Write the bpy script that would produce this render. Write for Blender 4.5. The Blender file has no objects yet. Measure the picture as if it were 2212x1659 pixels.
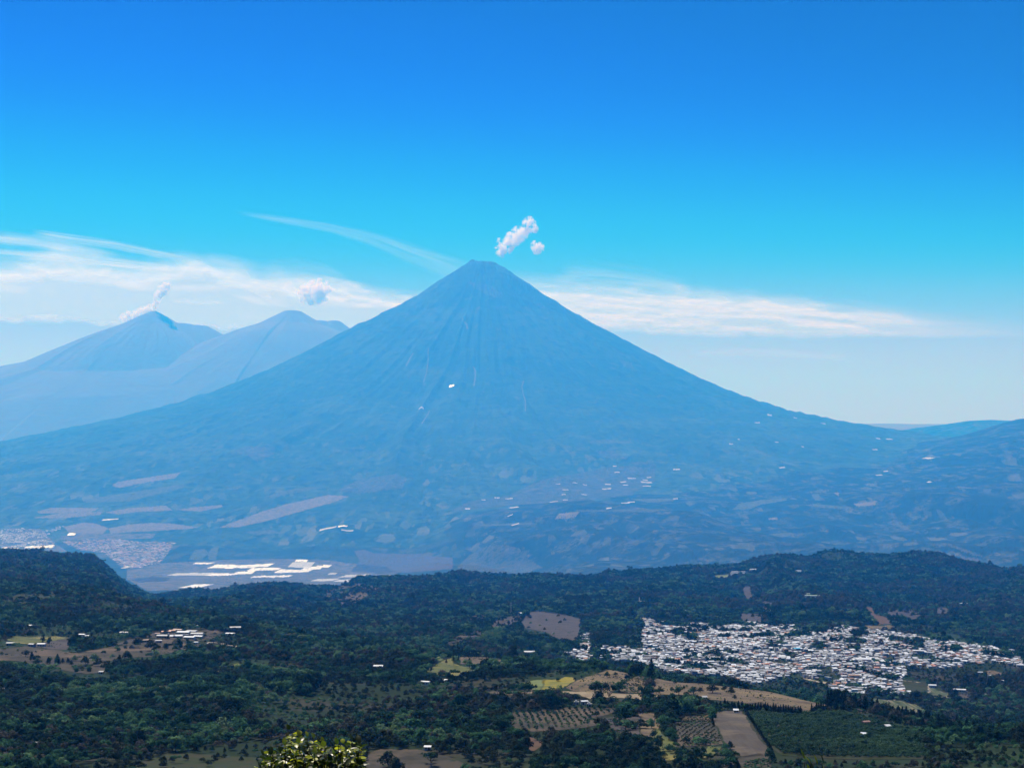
import bpy, bmesh, math, random
import numpy as np
from mathutils import Vector, Matrix
random.seed(7); RNG = np.random.default_rng(11)
S = bpy.context.scene; COL = S.collection
R = math.radians
# ------------------------------------------------------------------ camera, world, sun, exposure
F, CX, CY, HOR = 3508.0, 1106.0, 829.5, 916.0          # the lens in units of a 2212 pixel wide picture
TH = math.atan((HOR - CY) / F)
cam = bpy.data.cameras.new('camera'); cam_o = bpy.data.objects.new('camera', cam); COL.objects.link(cam_o)
cam.sensor_fit = 'HORIZONTAL'; cam.angle = 2 * math.atan(1106.0 / F)
cam.clip_start = 0.5; cam.clip_end = 600000
cam_o.location = (0, 0, 0); cam_o.rotation_euler = (math.pi / 2 + TH, 0, 0)
S.camera = cam_o
SUN_EL, SUN_AZ = 58.0, -26.0                            # azimuth: degrees right of the view direction
SUN_STRENGTH, SKY_STRENGTH, EXPOSURE = 5.0, 0.11, 0.5
W = bpy.data.worlds.new('World'); S.world = W; W.use_nodes = True
nt = W.node_tree; nt.nodes.clear()
out = nt.nodes.new('ShaderNodeOutputWorld'); bg = nt.nodes.new('ShaderNodeBackground')
sky = nt.nodes.new('ShaderNodeTexSky'); sky.sky_type = 'NISHITA'; sky.sun_disc = False
sky.sun_elevation = R(SUN_EL); sky.sun_rotation = R(SUN_AZ); sky.altitude = 2000
sky.air_density = 1.0; sky.dust_density = 0.3; sky.ozone_density = 2.0
SKY_CURVES = {   # the picture's sky is a strongly graded blue: per channel curves on the sky's own radiance
 0: [(0, 0), (.07, .002), (.132, .008), (.207, .025), (.32, .12), (.51, .27), (.80, .34), (1, .36)],
 1: [(0, 0), (.20, .010), (.297, .016), (.39, .05), (.48, .17), (.577, .29), (.685, .315), (.82, .29), (1, .28)],
 2: [(0, 0), (.40, .10), (.65, .22), (.75, .46), (.81, .61), (.88, .63), (1, .65)]}
hs = nt.nodes.new('ShaderNodeHueSaturation'); hs.inputs['Saturation'].default_value = 1.5; hs.inputs['Hue'].default_value = 0.485
sc1 = nt.nodes.new('ShaderNodeVectorMath'); sc1.operation = 'SCALE'; sc1.inputs['Scale'].default_value = SKY_STRENGTH
sc2 = nt.nodes.new('ShaderNodeVectorMath'); sc2.operation = 'SCALE'; sc2.inputs['Scale'].default_value = 1 / SKY_STRENGTH
cv = nt.nodes.new('ShaderNodeRGBCurve')
for ch, pts in SKY_CURVES.items():
    c = cv.mapping.curves[ch]; c.points[0].location = pts[0]; c.points[1].location = pts[-1]
    for p in pts[1:-1]: c.points.new(*p)
cv.mapping.update()
bg.inputs['Strength'].default_value = SKY_STRENGTH
for q, r in ((sky.outputs[0], hs.inputs['Color']), (hs.outputs[0], sc1.inputs[0]), (sc1.outputs[0], cv.inputs['Color']), (cv.outputs[0], sc2.inputs[0]), (sc2.outputs[0], bg.inputs[0]), (bg.outputs[0], out.inputs[0])): nt.links.new(q, r)
sun = bpy.data.lights.new('sun', 'SUN'); sun.energy = SUN_STRENGTH; sun.angle = R(0.5); sun.color = (1.0, 0.975, 0.95)
sun_o = bpy.data.objects.new('sun', sun); COL.objects.link(sun_o)
sdir = Vector((math.sin(R(SUN_AZ)) * math.cos(R(SUN_EL)), math.cos(R(SUN_AZ)) * math.cos(R(SUN_EL)), math.sin(R(SUN_EL))))
sun_o.rotation_euler = sdir.to_track_quat('Z', 'Y').to_euler()
S.view_settings.view_transform = 'Standard'; S.view_settings.look = 'None'
S.view_settings.exposure = EXPOSURE; S.view_settings.gamma = 1.0; S.view_settings.use_curve_mapping = False
cy = S.cycles
cy.max_bounces = 12; cy.diffuse_bounces = 2; cy.glossy_bounces = 2; cy.transmission_bounces = 4
cy.transparent_max_bounces = 16; cy.volume_bounces = 10; cy.use_denoising = True
cy.caustics_reflective = False; cy.caustics_refractive = False
HAZE_DENSITY, HAZE_COLOR, HAZE_TOP, HAZE_G = 0.0000325, (0.021, 0.32, 1.0), 6480.0, 0.2

# ------------------------------------------------------------------ helpers
def N(t, kind, **kw):
    n = t.nodes.new(kind)
    for k, v in kw.items():
        if k in n.inputs: n.inputs[k].default_value = v
        else: setattr(n, k, v)
    return n
def mat(name, color, rough=0.9, noise=None, spec=0.2, rnd=None, bump=None):
    """principled; noise=(color2, scale, lo, hi): object-space noise mixes color2 in; rnd: value variation per object"""
    m = bpy.data.materials.new(name); m.use_nodes = True; t = m.node_tree
    p = t.nodes['Principled BSDF']; p.inputs['Roughness'].default_value = rough
    p.inputs['Specular IOR Level'].default_value = spec
    p.inputs['Base Color'].default_value = (*color, 1)
    cur = None
    if noise:
        layers = noise if isinstance(noise, list) else [noise]
        g = N(t, 'ShaderNodeNewGeometry')
        for (c2, sc, lo, hi) in layers:
            mp = N(t, 'ShaderNodeMapping'); s3 = sc if isinstance(sc, tuple) else (sc, sc, sc)
            mp.inputs['Scale'].default_value = s3; t.links.new(g.outputs['Position'], mp.inputs['Vector'])
            nz = N(t, 'ShaderNodeTexNoise', Scale=1.0, Detail=5.0, Roughness=0.6); t.links.new(mp.outputs[0], nz.inputs['Vector'])
            mr = N(t, 'ShaderNodeMapRange'); mr.inputs[1].default_value = lo; mr.inputs[2].default_value = hi
            t.links.new(nz.outputs['Fac'], mr.inputs[0])
            mx = N(t, 'ShaderNodeMix', data_type='RGBA'); t.links.new(mr.outputs[0], mx.inputs[0])
            if cur is None: mx.inputs[6].default_value = (*color, 1)
            else: t.links.new(cur, mx.inputs[6])
            mx.inputs[7].default_value = (*c2, 1); cur = mx.outputs[2]
    if rnd:
        oi = N(t, 'ShaderNodeObjectInfo'); mr = N(t, 'ShaderNodeMapRange'); mr.inputs[3].default_value = rnd[0]; mr.inputs[4].default_value = rnd[1]
        t.links.new(oi.outputs['Random'], mr.inputs[0])
        h = N(t, 'ShaderNodeHueSaturation'); t.links.new(mr.outputs[0], h.inputs['Value'])
        if cur is None: h.inputs['Color'].default_value = (*color, 1)
        else: t.links.new(cur, h.inputs['Color'])
        cur = h.outputs[0]
    if cur is not None: t.links.new(cur, p.inputs['Base Color'])
    if bump:
        g = N(t, 'ShaderNodeNewGeometry'); nz = N(t, 'ShaderNodeTexNoise', Scale=bump[0], Detail=6.0)
        t.links.new(g.outputs['Position'], nz.inputs['Vector']); b = N(t, 'ShaderNodeBump', Strength=bump[1], Distance=bump[2])
        t.links.new(nz.outputs['Fac'], b.inputs['Height']); t.links.new(b.outputs[0], p.inputs['Normal'])
    return m
def tag(o, label=None, cat=None, group=None, kind=None):
    if label: o['label'] = label
    if cat: o['category'] = cat
    if group: o['group'] = group
    if kind: o['kind'] = kind
    return o
def np_mesh(name, V, Fc, mats, mi=None, smooth=False):
    """V (n,3); Fc (m,k) with one k"""
    me = bpy.data.meshes.new(name); V = np.asarray(V, np.float32); Fc = np.asarray(Fc, np.int32); k = Fc.shape[1]
    me.vertices.add(len(V)); me.vertices.foreach_set('co', V.ravel())
    me.loops.add(Fc.size); me.loops.foreach_set('vertex_index', Fc.ravel())
    me.polygons.add(len(Fc)); me.polygons.foreach_set('loop_start', np.arange(0, Fc.size, k, dtype=np.int32))
    for m in (mats if isinstance(mats, list) else [mats]): me.materials.append(m)
    if mi is not None: me.polygons.foreach_set('material_index', np.asarray(mi, np.int32))
    me.polygons.foreach_set('use_smooth', np.full(len(Fc), smooth))
    me.update(calc_edges=True); me.validate()
    return me
def link(name, me, parent=None):
    o = bpy.data.objects.new(name, me); COL.objects.link(o)
    if parent: o.parent = parent
    return o
def hash2(ix, iy, seed):
    with np.errstate(over='ignore'):
        h = (ix.astype(np.int64) * 374761393 + iy.astype(np.int64) * 668265263 + seed * 1442695041) & 0xffffffff
        h = ((h ^ (h >> 13)) * 1274126177) & 0xffffffff
        h = (h ^ (h >> 16)) & 0xffffffff
    return h / 4294967295.0
def vnoise(x, y, seed=0):
    ix = np.floor(x); iy = np.floor(y); fx = x - ix; fy = y - iy
    u = fx * fx * fx * (fx * (fx * 6 - 15) + 10); v = fy * fy * fy * (fy * (fy * 6 - 15) + 10)
    a = hash2(ix, iy, seed); b = hash2(ix + 1, iy, seed); c = hash2(ix, iy + 1, seed); d = hash2(ix + 1, iy + 1, seed)
    return (a + (b - a) * u) * (1 - v) + (c + (d - c) * u) * v
def fbm(x, y, octv=4, seed=0, gain=0.5):
    s = 0; a = 1; tot = 0
    for o in range(octv):
        s = s + a * vnoise(x * 2 ** o + 17.3 * o, y * 2 ** o - 9.1 * o, seed + o); tot += a; a *= gain
    return s / tot * 2 - 1
def gauss(A, sig, axis):
    r = int(3 * sig) + 1; k = np.exp(-0.5 * (np.arange(-r, r + 1) / sig) ** 2); k /= k.sum()
    P = np.pad(A, [(r, r) if i == axis else (0, 0) for i in range(A.ndim)], mode='edge')
    return sum(k[i] * np.take(P, np.arange(i, i + A.shape[axis]), axis=axis) for i in range(2 * r + 1))
def slope(py): return np.tan(TH + np.arctan((CY - np.asarray(py, float)) / F))
def project(x, y, z):
    c, s = math.cos(TH), math.sin(TH); d = y * c + z * s; u = -y * s + z * c
    return CX + F * x / d, CY - F * u / d
def tanx(px): return (np.asarray(px, float) - CX) / F
def pip(px, py, poly):
    P = np.asarray(poly, float); inside = np.zeros(px.shape, bool)
    bb = (px >= P[:, 0].min()) & (px <= P[:, 0].max()) & (py >= P[:, 1].min()) & (py <= P[:, 1].max())
    x = px[bb]; y = py[bb]; ins = np.zeros(x.shape, bool)
    for (x0, y0), (x1, y1) in zip(P, np.roll(P, -1, 0)):
        if y0 == y1: continue
        c = ((y0 > y) != (y1 > y)) & (x < (x1 - x0) * (y - y0) / (y1 - y0) + x0); ins ^= c
    inside[bb] = ins; return inside
# picture frames the survey below was read in: (x offset, y offset, scale) -> 2212 pixel picture
FR = {'P': (0, 0, 1), 'C1': (0, 1112.4, .3293), 'C2': (526.9, 1112.4, .3293), 'C3': (1083.1, 1112.4, .3293), 'C4': (1639.3, 1112.4, .3293),
      'C5': (0, 878.2, .397), 'C6': (819.7, 526.9, .388), 'C7': (1346.6, 819.7, .391), 'D1': (1083.1, 1416.9, .1588), 'D2': (1405.2, 1416.9, .1853),
      'D4': (878.2, 1276.3, .1323), 'D5': (1200.2, 1258.8, .1588), 'D6': (1697.9, 1317.3, .1588), 'D8': (966., 995.3, .2515)}
def fr(k, pts): ox, oy, s = FR[k]; return [(ox + s * a, oy + s * b) for a, b in pts]

# ------------------------------------------------------------------ terrain
DMAP = ([0, 7, 8, 9, 18, 25, 35, 60], [0, 5.25, 8.0, 10.0, 20.0, 27.0, 36.0, 70.0])
def dm(d): return np.interp(d, *DMAP) * 1000
PROF = {   # picture column: (survey distance, picture row) from near to far
 0: [(1.35,1664),(1.6,1600),(2.1,1500),(2.6,1432),(3.2,1372),(3.6,1340),(4.2,1296),(4.8,1264),(5.0,1262),(5.4,1236),(6.0,1208),(6.35,1196),(6.8,1225),(7.5,1250)],
 200: [(1.35,1664),(1.6,1600),(2.1,1500),(2.6,1440),(3.1,1387),(3.6,1345),(4.3,1300),(4.7,1275),(5.0,1276),(5.4,1248),(5.9,1224),(6.2,1212),(6.6,1240),(7.5,1290)],
 330: [(1.35,1664),(1.6,1600),(2.1,1500),(2.6,1440),(3.0,1392),(3.6,1350),(4.2,1318),(4.5,1306),(5.0,1318),(6.0,1304),(6.6,1296),(7.2,1294),(7.6,1290)],
 450: [(1.35,1664),(1.55,1600),(2.1,1500),(2.6,1440),(3.1,1396),(3.7,1352),(4.15,1334),(4.6,1340),(5.2,1312),(5.8,1292),(6.2,1278),(6.7,1300),(7.5,1290)],
 560: [(1.35,1664),(1.55,1600),(2.1,1500),(2.6,1440),(3.1,1398),(3.7,1362),(4.1,1350),(4.6,1356),(5.2,1312),(5.8,1276),(6.2,1256),(6.7,1285),(7.5,1290)],
 700: [(1.35,1664),(1.5,1605),(2.1,1500),(2.6,1442),(3.1,1402),(3.6,1378),(4.1,1384),(4.7,1368),(5.3,1322),(5.9,1286),(6.4,1262),(6.9,1290),(7.5,1290)],
 860: [(1.35,1664),(1.5,1605),(2.1,1500),(2.6,1448),(3.0,1416),(3.4,1400),(3.9,1408),(4.6,1372),(5.3,1322),(5.9,1282),(6.4,1255),(6.9,1285),(7.5,1285)],
 1000: [(1.35,1664),(1.5,1610),(2.1,1500),(2.6,1456),(2.95,1422),(3.4,1422),(4.0,1398),(4.5,1368),(5.0,1340),(5.7,1288),(6.45,1244),(6.9,1270),(7.5,1275)],
 1150: [(1.35,1664),(1.7,1562),(2.1,1492),(2.4,1462),(2.75,1440),(3.1,1426),(3.7,1440),(4.2,1406),(4.6,1378),(5.2,1330),(5.8,1280),(6.45,1246),(6.9,1272),(7.5,1275)],
 1300: [(1.35,1664),(1.7,1560),(2.05,1496),(2.2,1480),(2.42,1446),(2.6,1460),(3.0,1478),(3.9,1440),(4.4,1396),(5.0,1350),(5.6,1298),(6.4,1251),(6.9,1278),(7.5,1275)],
 1500: [(1.35,1664),(1.7,1565),(2.05,1515),(2.2,1497),(2.38,1468),(2.6,1485),(3.0,1500),(3.7,1462),(4.3,1405),(5.0,1352),(5.6,1296),(6.4,1231),(6.9,1260),(7.5,1265)],
 1650: [(1.32,1664),(1.7,1570),(1.95,1532),(2.15,1508),(2.33,1485),(2.6,1506),(3.0,1518),(3.7,1480),(4.3,1410),(5.0,1352),(5.7,1284),(6.5,1206),(6.9,1236),(7.5,1255)],
 1800: [(1.3,1664),(1.6,1598),(1.9,1550),(2.12,1522),(2.4,1540),(2.9,1535),(3.5,1500),(4.3,1412),(5.05,1346),(5.8,1272),(6.6,1195),(7.0,1230),(7.5,1250)],
 2000: [(1.25,1664),(1.55,1608),(1.85,1568),(2.0,1572),(2.6,1572),(3.3,1540),(3.9,1482),(4.5,1415),(5.05,1368),(5.8,1290),(6.7,1205),(7.1,1235),(7.5,1250)],
 2130: [(1.22,1664),(1.5,1618),(1.75,1585),(2.0,1592),(2.6,1588),(3.3,1548),(3.9,1490),(4.5,1425),(5.0,1376),(5.8,1292),(6.6,1218),(6.9,1236),(7.5,1240)],
 2212: [(1.2,1664),(1.45,1620),(1.7,1590),(2.0,1602),(2.6,1596),(3.3,1552),(3.9,1492),(4.5,1432),(5.0,1380),(5.7,1305),(6.3,1242),(6.8,1250),(7.5,1236)],
 2450: [(1.2,1680),(1.45,1640),(1.7,1610),(2.0,1622),(2.6,1606),(3.3,1556),(3.9,1500),(4.5,1450),(5.0,1400),(5.6,1345),(6.1,1330),(6.8,1300),(7.5,1260)],
}
PROF[-250] = PROF[0]
FARP = {   # far ground: survey distance, picture row
 -250: [(8.2,1262),(9,1222),(10.4,1184),(12,1150),(14,1118),(16,1088),(18,1066),(25,1020),(35,985),(60,950)],
 330: [(8.2,1258),(9,1222),(10.4,1184),(12,1150),(14,1118),(16,1088),(18,1066),(25,1020),(35,985),(60,945)],
 860: [(8.2,1252),(9,1216),(10.4,1172),(12,1140),(14,1112),(16,1085),(18,1060),(25,1015),(35,975),(60,940)],
 1020: [(8.0,1245),(8.6,1215),(9.2,1168),(9.8,1132),(10.5,1118),(12,1096),(14,1070),(16,1050),(18,1030),(25,990),(35,955),(60,932)],
 1300: [(7.9,1240),(8.6,1190),(9.3,1135),(9.8,1100),(10.3,1092),(11.2,1070),(12.5,1045),(15,1010),(18,990),(25,960),(35,940),(60,925)],
 1600: [(7.9,1236),(8.6,1178),(9.3,1118),(9.8,1086),(10.3,1080),(11.2,1062),(12.5,1030),(15,985),(18,965),(25,945),(35,930),(60,920)],
 1900: [(7.9,1232),(8.6,1160),(9.3,1098),(9.8,1072),(10.3,1066),(11.2,1044),(13,1003),(16,955),(18,938),(22,928),(35,922),(60,916)],
 2050: [(7.9,1235),(8.6,1150),(9.2,1085),(9.8,1058),(10.3,1046),(11.2,1018),(13,966),(14.2,944),(16,952),(18,950),(25,935),(35,924),(60,916)],
 2212: [(7.9,1235),(8.6,1142),(9.2,1078),(9.8,1046),(10.3,1030),(11.2,1000),(12.8,938),(14.3,901),(16,940),(18,955),(25,940),(35,925),(60,917)],
 2450: [(7.9,1250),(8.6,1152),(9.2,1070),(9.8,1030),(10.3,1008),(11.2,972),(12.8,908),(14.3,868),(16,910),(18,940),(25,940),(35,925),(60,917)],
}
NEARZ = [(3, -1.75), (12, -4.2), (60, -19), (300, -95), (700, -206)]
tpx = np.concatenate([np.linspace(-4200, -260, 45), np.arange(-240, 2453, 2.16), np.linspace(2470, 6400, 45)])
TC = tanx(tpx); NT = len(TC)
DR = np.concatenate([np.geomspace(3, 900, 45), np.geomspace(905, 5300, 520), np.geomspace(5330, 8800, 130)[1:], np.geomspace(8820, 26000, 430)[1:], np.geomspace(26100, 45000, 300), np.geomspace(45300, 70000, 60)]); ND = len(DR)
LD = np.log(DR)
def build_base():
    fine = np.linspace(math.log(3), math.log(70000), 1500)
    def table(P, head):
        xs = sorted(P); A = []
        for x in xs:
            d = np.array([dm(q[0]) for q in P[x]]); z = slope([q[1] for q in P[x]]) * d
            if head: d = np.concatenate([[q[0] for q in NEARZ], d]); z = np.concatenate([[q[1] for q in NEARZ], z])
            A.append((np.log(d), z))
        return np.array(xs, float), A
    xn, An = table(PROF, True); xf, Af = table(FARP, False)
    Zn = np.array([np.interp(fine, l, z) for l, z in An]); Zf = np.array([np.interp(fine, l, z) for l, z in Af])
    def cols(xs, Z):
        q = np.clip(tpx, xs[0], xs[-1]); i = np.clip(np.searchsorted(xs, q) - 1, 0, len(xs) - 2)
        w = (q - xs[i]) / (xs[i + 1] - xs[i]); w = (0.5 * w + 0.5 * (w * w * (3 - 2 * w)))[:, None]
        return Z[i] * (1 - w) + Z[i + 1] * w
    zn = cols(xn, Zn); zf = cols(xf, Zf)
    k = np.clip((fine - math.log(5500)) / (math.log(8000) - math.log(5500)), 0, 1); k = k * k * (3 - 2 * k)
    Z = zn * (1 - k) + zf * k
    Z = gauss(Z, 1.8, 1); Z = gauss(Z, 7, 0)
    G = np.empty((ND, NT))
    for j in range(NT): G[:, j] = np.interp(LD, fine, Z[j])
    return G
H = build_base()
X = DR[:, None] * TC[None, :]; Y = np.repeat(DR[:, None], NT, 1)
def sstep(a, b, v): q = np.clip((v - a) / (b - a), 0, 1); return q * q * (3 - 2 * q)
near = sstep(900, 1200, Y) * (1 - sstep(5600, 7000, Y))
hillw = sstep(3900, 4300, Y) * (1 - sstep(5600, 7000, Y))
H += near * (9.0 * fbm(X / 230, Y / 230, 4, 3)) + hillw * (-58 * np.abs(fbm(X / 300 + .3 * fbm(X / 200, Y / 200, 2, 9), Y / 900, 3, 5)) + 18)
canyon = sstep(7600, 8600, Y) * (1 - sstep(12500, 17000, Y)) * sstep(700, 1250, tpx[None, :])
rid = np.abs(fbm((X + .55 * Y) / 1500 + .25 * fbm(X / 500, Y / 900, 2, 21), Y / 5200, 4, 13))
H += canyon * (110 - 390 * rid) * (0.35 + 0.65 * (1 - sstep(10300, 12000, Y)))
H += sstep(8000, 9000, Y) * (1 - sstep(20000, 26000, Y)) * 14 * fbm(X / 700, Y / 700, 5, 31)
# the big volcano: a radial profile read from its two flanks
VX, VY = (1041 - CX) / F * 20000, 20000.0
pr = [(0,568),(16,566),(22,566),(28,567.5),(36,572),(46,578),(65,589.5),(82,601),(110,620),(140,640),(170,658),(200,676),(260,707),(300,728),(360,760),(460,811),(560,853),(660,886),(760,910),(860,931),(960,950),(1050,966),(1200,990),(1400,1022),(1600,1052),(2000,1098),(2600,1140)]
prr = np.array([p[0] for p in pr]) / F * 20000; prz = slope([p[1] for p in pr]) * 20000
dx, dy = X - VX, Y - VY; rr = np.hypot(dx, dy); th = np.arctan2(dx, dy)
ang = th * 9 + 0.5 * fbm(X / 2500, Y / 2500, 2, 41)
gul = np.abs(fbm(ang, rr / 6000, 4, 43)); gul2 = fbm(th * 40, rr / 2500, 3, 45)
cone = np.interp(rr, prr, prz)
asym = np.where(dx > 0, -1, 0.6) * np.minimum(np.abs(dx) / 1700, 1) * 45 * sstep(400, 1500, rr) * (1 - sstep(3500, 5500, rr))
cone = cone + asym + (sstep(300, 1800, rr) * (60 - 200 * gul) * (.36 + .22 * sstep(2500, 5000, rr)) + 13 * gul2 + 14 * fbm(X / 170, Y / 170, 3, 48) * sstep(200, 800, rr)) * (1 - 0.5 * sstep(5500, 9000, rr))
cone = cone - 25 * np.exp(-(((dx - 10) / 70) ** 2 + (dy / 70) ** 2)) + 26 * np.exp(-(((dx + 112) / 45) ** 2 + (dy / 90) ** 2)) + sstep(60, 200, rr) * 5 * fbm(X / 40, Y / 90, 3, 47)
kk = 45.0; mmx = np.maximum(H, cone)
farw = sstep(8200, 10500, Y)
Hc = mmx + kk * np.log1p(np.exp(-np.abs(H - cone) / kk)); H = H * (1 - farw) + np.where(np.abs(H - cone) < 12 * kk, Hc, mmx) * farw
isvol = (cone > H - 60) & (farw > .5) & (rr < 9500)
# two far volcanoes and a low far ridge
def farcone(px, rows, dist, seed, gx=.42):
    cx0 = (px - CX) / F * dist; r = np.hypot((X - cx0), (Y - dist) * gx); q = np.array([p[0] for p in rows]) / F * dist; z = slope([p[1] for p in rows]) * dist
    a = np.arctan2(X - cx0, Y - dist)
    return np.interp(r, q, z) + sstep(150, 1500, r) * (-75 * np.abs(fbm(a * 5 + .4 * fbm(X / 3000, Y / 3000, 2, seed), r / 7000, 4, seed)) + 15)
fue = np.maximum.reduce([farcone(332, [(0,671),(10,675),(30,686),(62,706),(130,738),(230,788),(330,808),(480,850),(800,905),(1300,960),(2500,1060)], 36000, 61), farcone(392, [(0,699),(24,701),(70,728),(130,762),(300,830),(700,900),(1300,980),(2500,1080)], 36300, 66),
                 farcone(428, [(0,702),(20,705),(60,727),(130,765),(300,830),(700,900),(1300,980),(2500,1080)], 36500, 62)])
aca = np.maximum.reduce([farcone(632, [(0,672),(18,673),(40,686),(75,706),(130,728),(220,770),(400,840),(800,905),(1300,980),(2500,1080)], 37000, 63),
                 farcone(722, [(0,692),(12,694),(36,711),(90,748),(200,800),(500,880),(900,960),(2500,1080)], 37500, 64), farcone(692, [(0,692),(14,694),(40,712),(90,748),(200,800),(500,880),(900,960),(2500,1080)], 37300, 67)])
ridge = slope(914) * 42000 + 150 * fbm(X / 5000, Y / 9000, 4, 71) - ((Y - 42000) / 60) ** 2 * .012
ridge = np.where(tpx[None, :] > 1500, ridge, -2000)
hump = farcone(2140, [(0,907),(40,909),(90,918),(140,926),(300,960),(900,1050)], 24000, 77)
foot = 1500 * (1 - sstep(19600, 35000, Y)); fue = fue - foot; aca = aca - foot
H0 = H.copy(); H = np.maximum.reduce([H, np.where(Y > 19800, np.maximum(fue, aca), -9e3), np.where(Y > 30000, ridge, -9e3), np.where(Y > 19000, hump, -9e3)])
isfue = (fue >= H - .5) & (Y > 19800) & (fue >= aca); isaca = (aca >= H - .5) & (Y > 19800) & ~isfue
# far canopy: woods too far to be seen tree by tree still roughen the ground
fara = sstep(5300, 8500, Y) * (1 - sstep(14000, 24000, Y))
H += fara * (5.5 * (hash2(np.round(X / 8), np.round(Y / 14), 5) - .5) * sstep(-.15, .25, fbm(X / 350, Y / 350, 3, 81)))
# the far country is spread out along the sight lines
WF = (1 + .85 * sstep(3300, 4900, DR) + .95 * sstep(5500, 9500, DR)) * np.where(DR > 22000, (np.maximum(DR, 22000) / 22000) ** -.6, 1); WF = WF[:, None]
X = X * WF; Y = Y * WF; H = H * WF; DR = Y[:, 0].copy(); LD = np.log(DR)
def grid_at(x, y):
    i = np.clip(np.searchsorted(DR, y) - 1, 0, ND - 2); t = x / y; j = np.clip(np.searchsorted(TC, t) - 1, 0, NT - 2)
    return i, j, (y - DR[i]) / (DR[i + 1] - DR[i]), (t - TC[j]) / (TC[j + 1] - TC[j])
def bil(A, i, j, u, v): return (A[i, j] * (1 - v) + A[i, j + 1] * v) * (1 - u) + (A[i + 1, j] * (1 - v) + A[i + 1, j + 1] * v) * u
def gz(x, y):
    x = np.asarray(x, float); y = np.asarray(y, float); return bil(H, *grid_at(x, y))
SL = H / Y; RUN = np.maximum.accumulate(SL, 0); VIS = SL >= RUN - 1e-9
def hit(px, py, dmax=1e9, dmin=500):
    """where the sight line through a picture point meets the ground"""
    t = (px - CX) / F / (math.cos(TH) - (CY - py) / F * math.sin(TH)); s = float(slope(py)); j = int(np.clip(np.searchsorted(TC, t) - 1, 0, NT - 2)); v = (t - TC[j]) / (TC[j + 1] - TC[j])
    sl = SL[:, j] * (1 - v) + SL[:, j + 1] * v
    k = np.nonzero((sl >= s) & (DR > dmin))[0]
    if len(k) == 0: k = [int(np.argmax(np.where(DR < dmax, sl, -9)))]
    i = max(int(k[0]), 1)
    if DR[i] > dmax: i = int(np.argmax(np.where((DR < dmax) & (DR > 500), sl, -9))); d = DR[i]
    else:
        a, b = sl[i - 1], sl[i]; d = DR[i - 1] + (DR[i] - DR[i - 1]) * (np.clip((s - a) / (b - a), 0, 1) if b > a else 1)
    return t * d, d, float(gz(t * d, d))

# ------------------------------------------------------------------ ground sheets
def ground_mat(name, base, layers, cells=None, canopy=None):
    m = mat(name, base, 0.95, noise=layers, spec=0.05); t = m.node_tree; p = t.nodes['Principled BSDF']
    cur = p.inputs['Base Color'].links[0].from_socket
    g = N(t, 'ShaderNodeNewGeometry')
    if cells:   # patchwork of small plots and hedged fields
        for (c2, size, share, lo, hi) in cells:
            mp = N(t, 'ShaderNodeMapping'); mp.inputs['Scale'].default_value = (1 / size[0], 1 / size[1], 0)
            mp.inputs['Rotation'].default_value = (0, 0, random.uniform(-.4, .4)); t.links.new(g.outputs['Position'], mp.inputs['Vector'])
            nz = N(t, 'ShaderNodeTexNoise', Scale=3.0, Detail=2.0); t.links.new(mp.outputs[0], nz.inputs['Vector'])
            mxv = N(t, 'ShaderNodeMix', data_type='RGBA'); mxv.inputs[0].default_value = .18; t.links.new(mp.outputs[0], mxv.inputs[6]); t.links.new(nz.outputs['Color'], mxv.inputs[7])
            vo = N(t, 'ShaderNodeTexVoronoi', Scale=1.0); t.links.new(mxv.outputs[2], vo.inputs['Vector'])
            sp = N(t, 'ShaderNodeSeparateColor'); t.links.new(vo.outputs['Color'], sp.inputs[0])
            th_ = N(t, 'ShaderNodeMapRange'); th_.inputs[1].default_value = 1 - share; th_.inputs[2].default_value = 1 - share * .4; t.links.new(sp.outputs[0], th_.inputs[0])
            z = N(t, 'ShaderNodeSeparateXYZ'); t.links.new(g.outputs['Position'], z.inputs[0])
            hz = N(t, 'ShaderNodeMapRange'); hz.inputs[1].default_value = hi; hz.inputs[2].default_value = lo; t.links.new(z.outputs['Z'], hz.inputs[0])
            big = N(t, 'ShaderNodeTexNoise', Scale=1 / 1400., Detail=2.0); t.links.new(g.outputs['Position'], big.inputs['Vector'])
            bm_ = N(t, 'ShaderNodeMapRange'); bm_.inputs[1].default_value = .42; bm_.inputs[2].default_value = .6; t.links.new(big.outputs['Fac'], bm_.inputs[0])
            m1 = N(t, 'ShaderNodeMath', operation='MULTIPLY'); t.links.new(th_.outputs[0], m1.inputs[0]); t.links.new(hz.outputs[0], m1.inputs[1])
            m2 = N(t, 'ShaderNodeMath', operation='MULTIPLY'); t.links.new(m1.outputs[0], m2.inputs[0]); t.links.new(bm_.outputs[0], m2.inputs[1])
            mx = N(t, 'ShaderNodeMix', data_type='RGBA'); t.links.new(m2.outputs[0], mx.inputs[0]); t.links.new(cur, mx.inputs[6]); mx.inputs[7].default_value = (*c2, 1); cur = mx.outputs[2]
    t.links.new(cur, p.inputs['Base Color'])
    if canopy:
        last = None
        for sc, st, ds in canopy:
            nz = N(t, 'ShaderNodeTexNoise', Scale=sc, Detail=4.0); t.links.new(g.outputs['Position'], nz.inputs['Vector'])
            b = N(t, 'ShaderNodeBump', Strength=st, Distance=ds); t.links.new(nz.outputs['Fac'], b.inputs['Height'])
            if last: t.links.new(last, b.inputs['Normal'])
            last = b.outputs[0]
        t.links.new(last, p.inputs['Normal'])
    return m
M_floor = ground_mat('forest_floor', (.012, .022, .010), [((.038, .034, .026), .011, .5, .66), ((.018, .034, .014), .004, .5, .62)])
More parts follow.
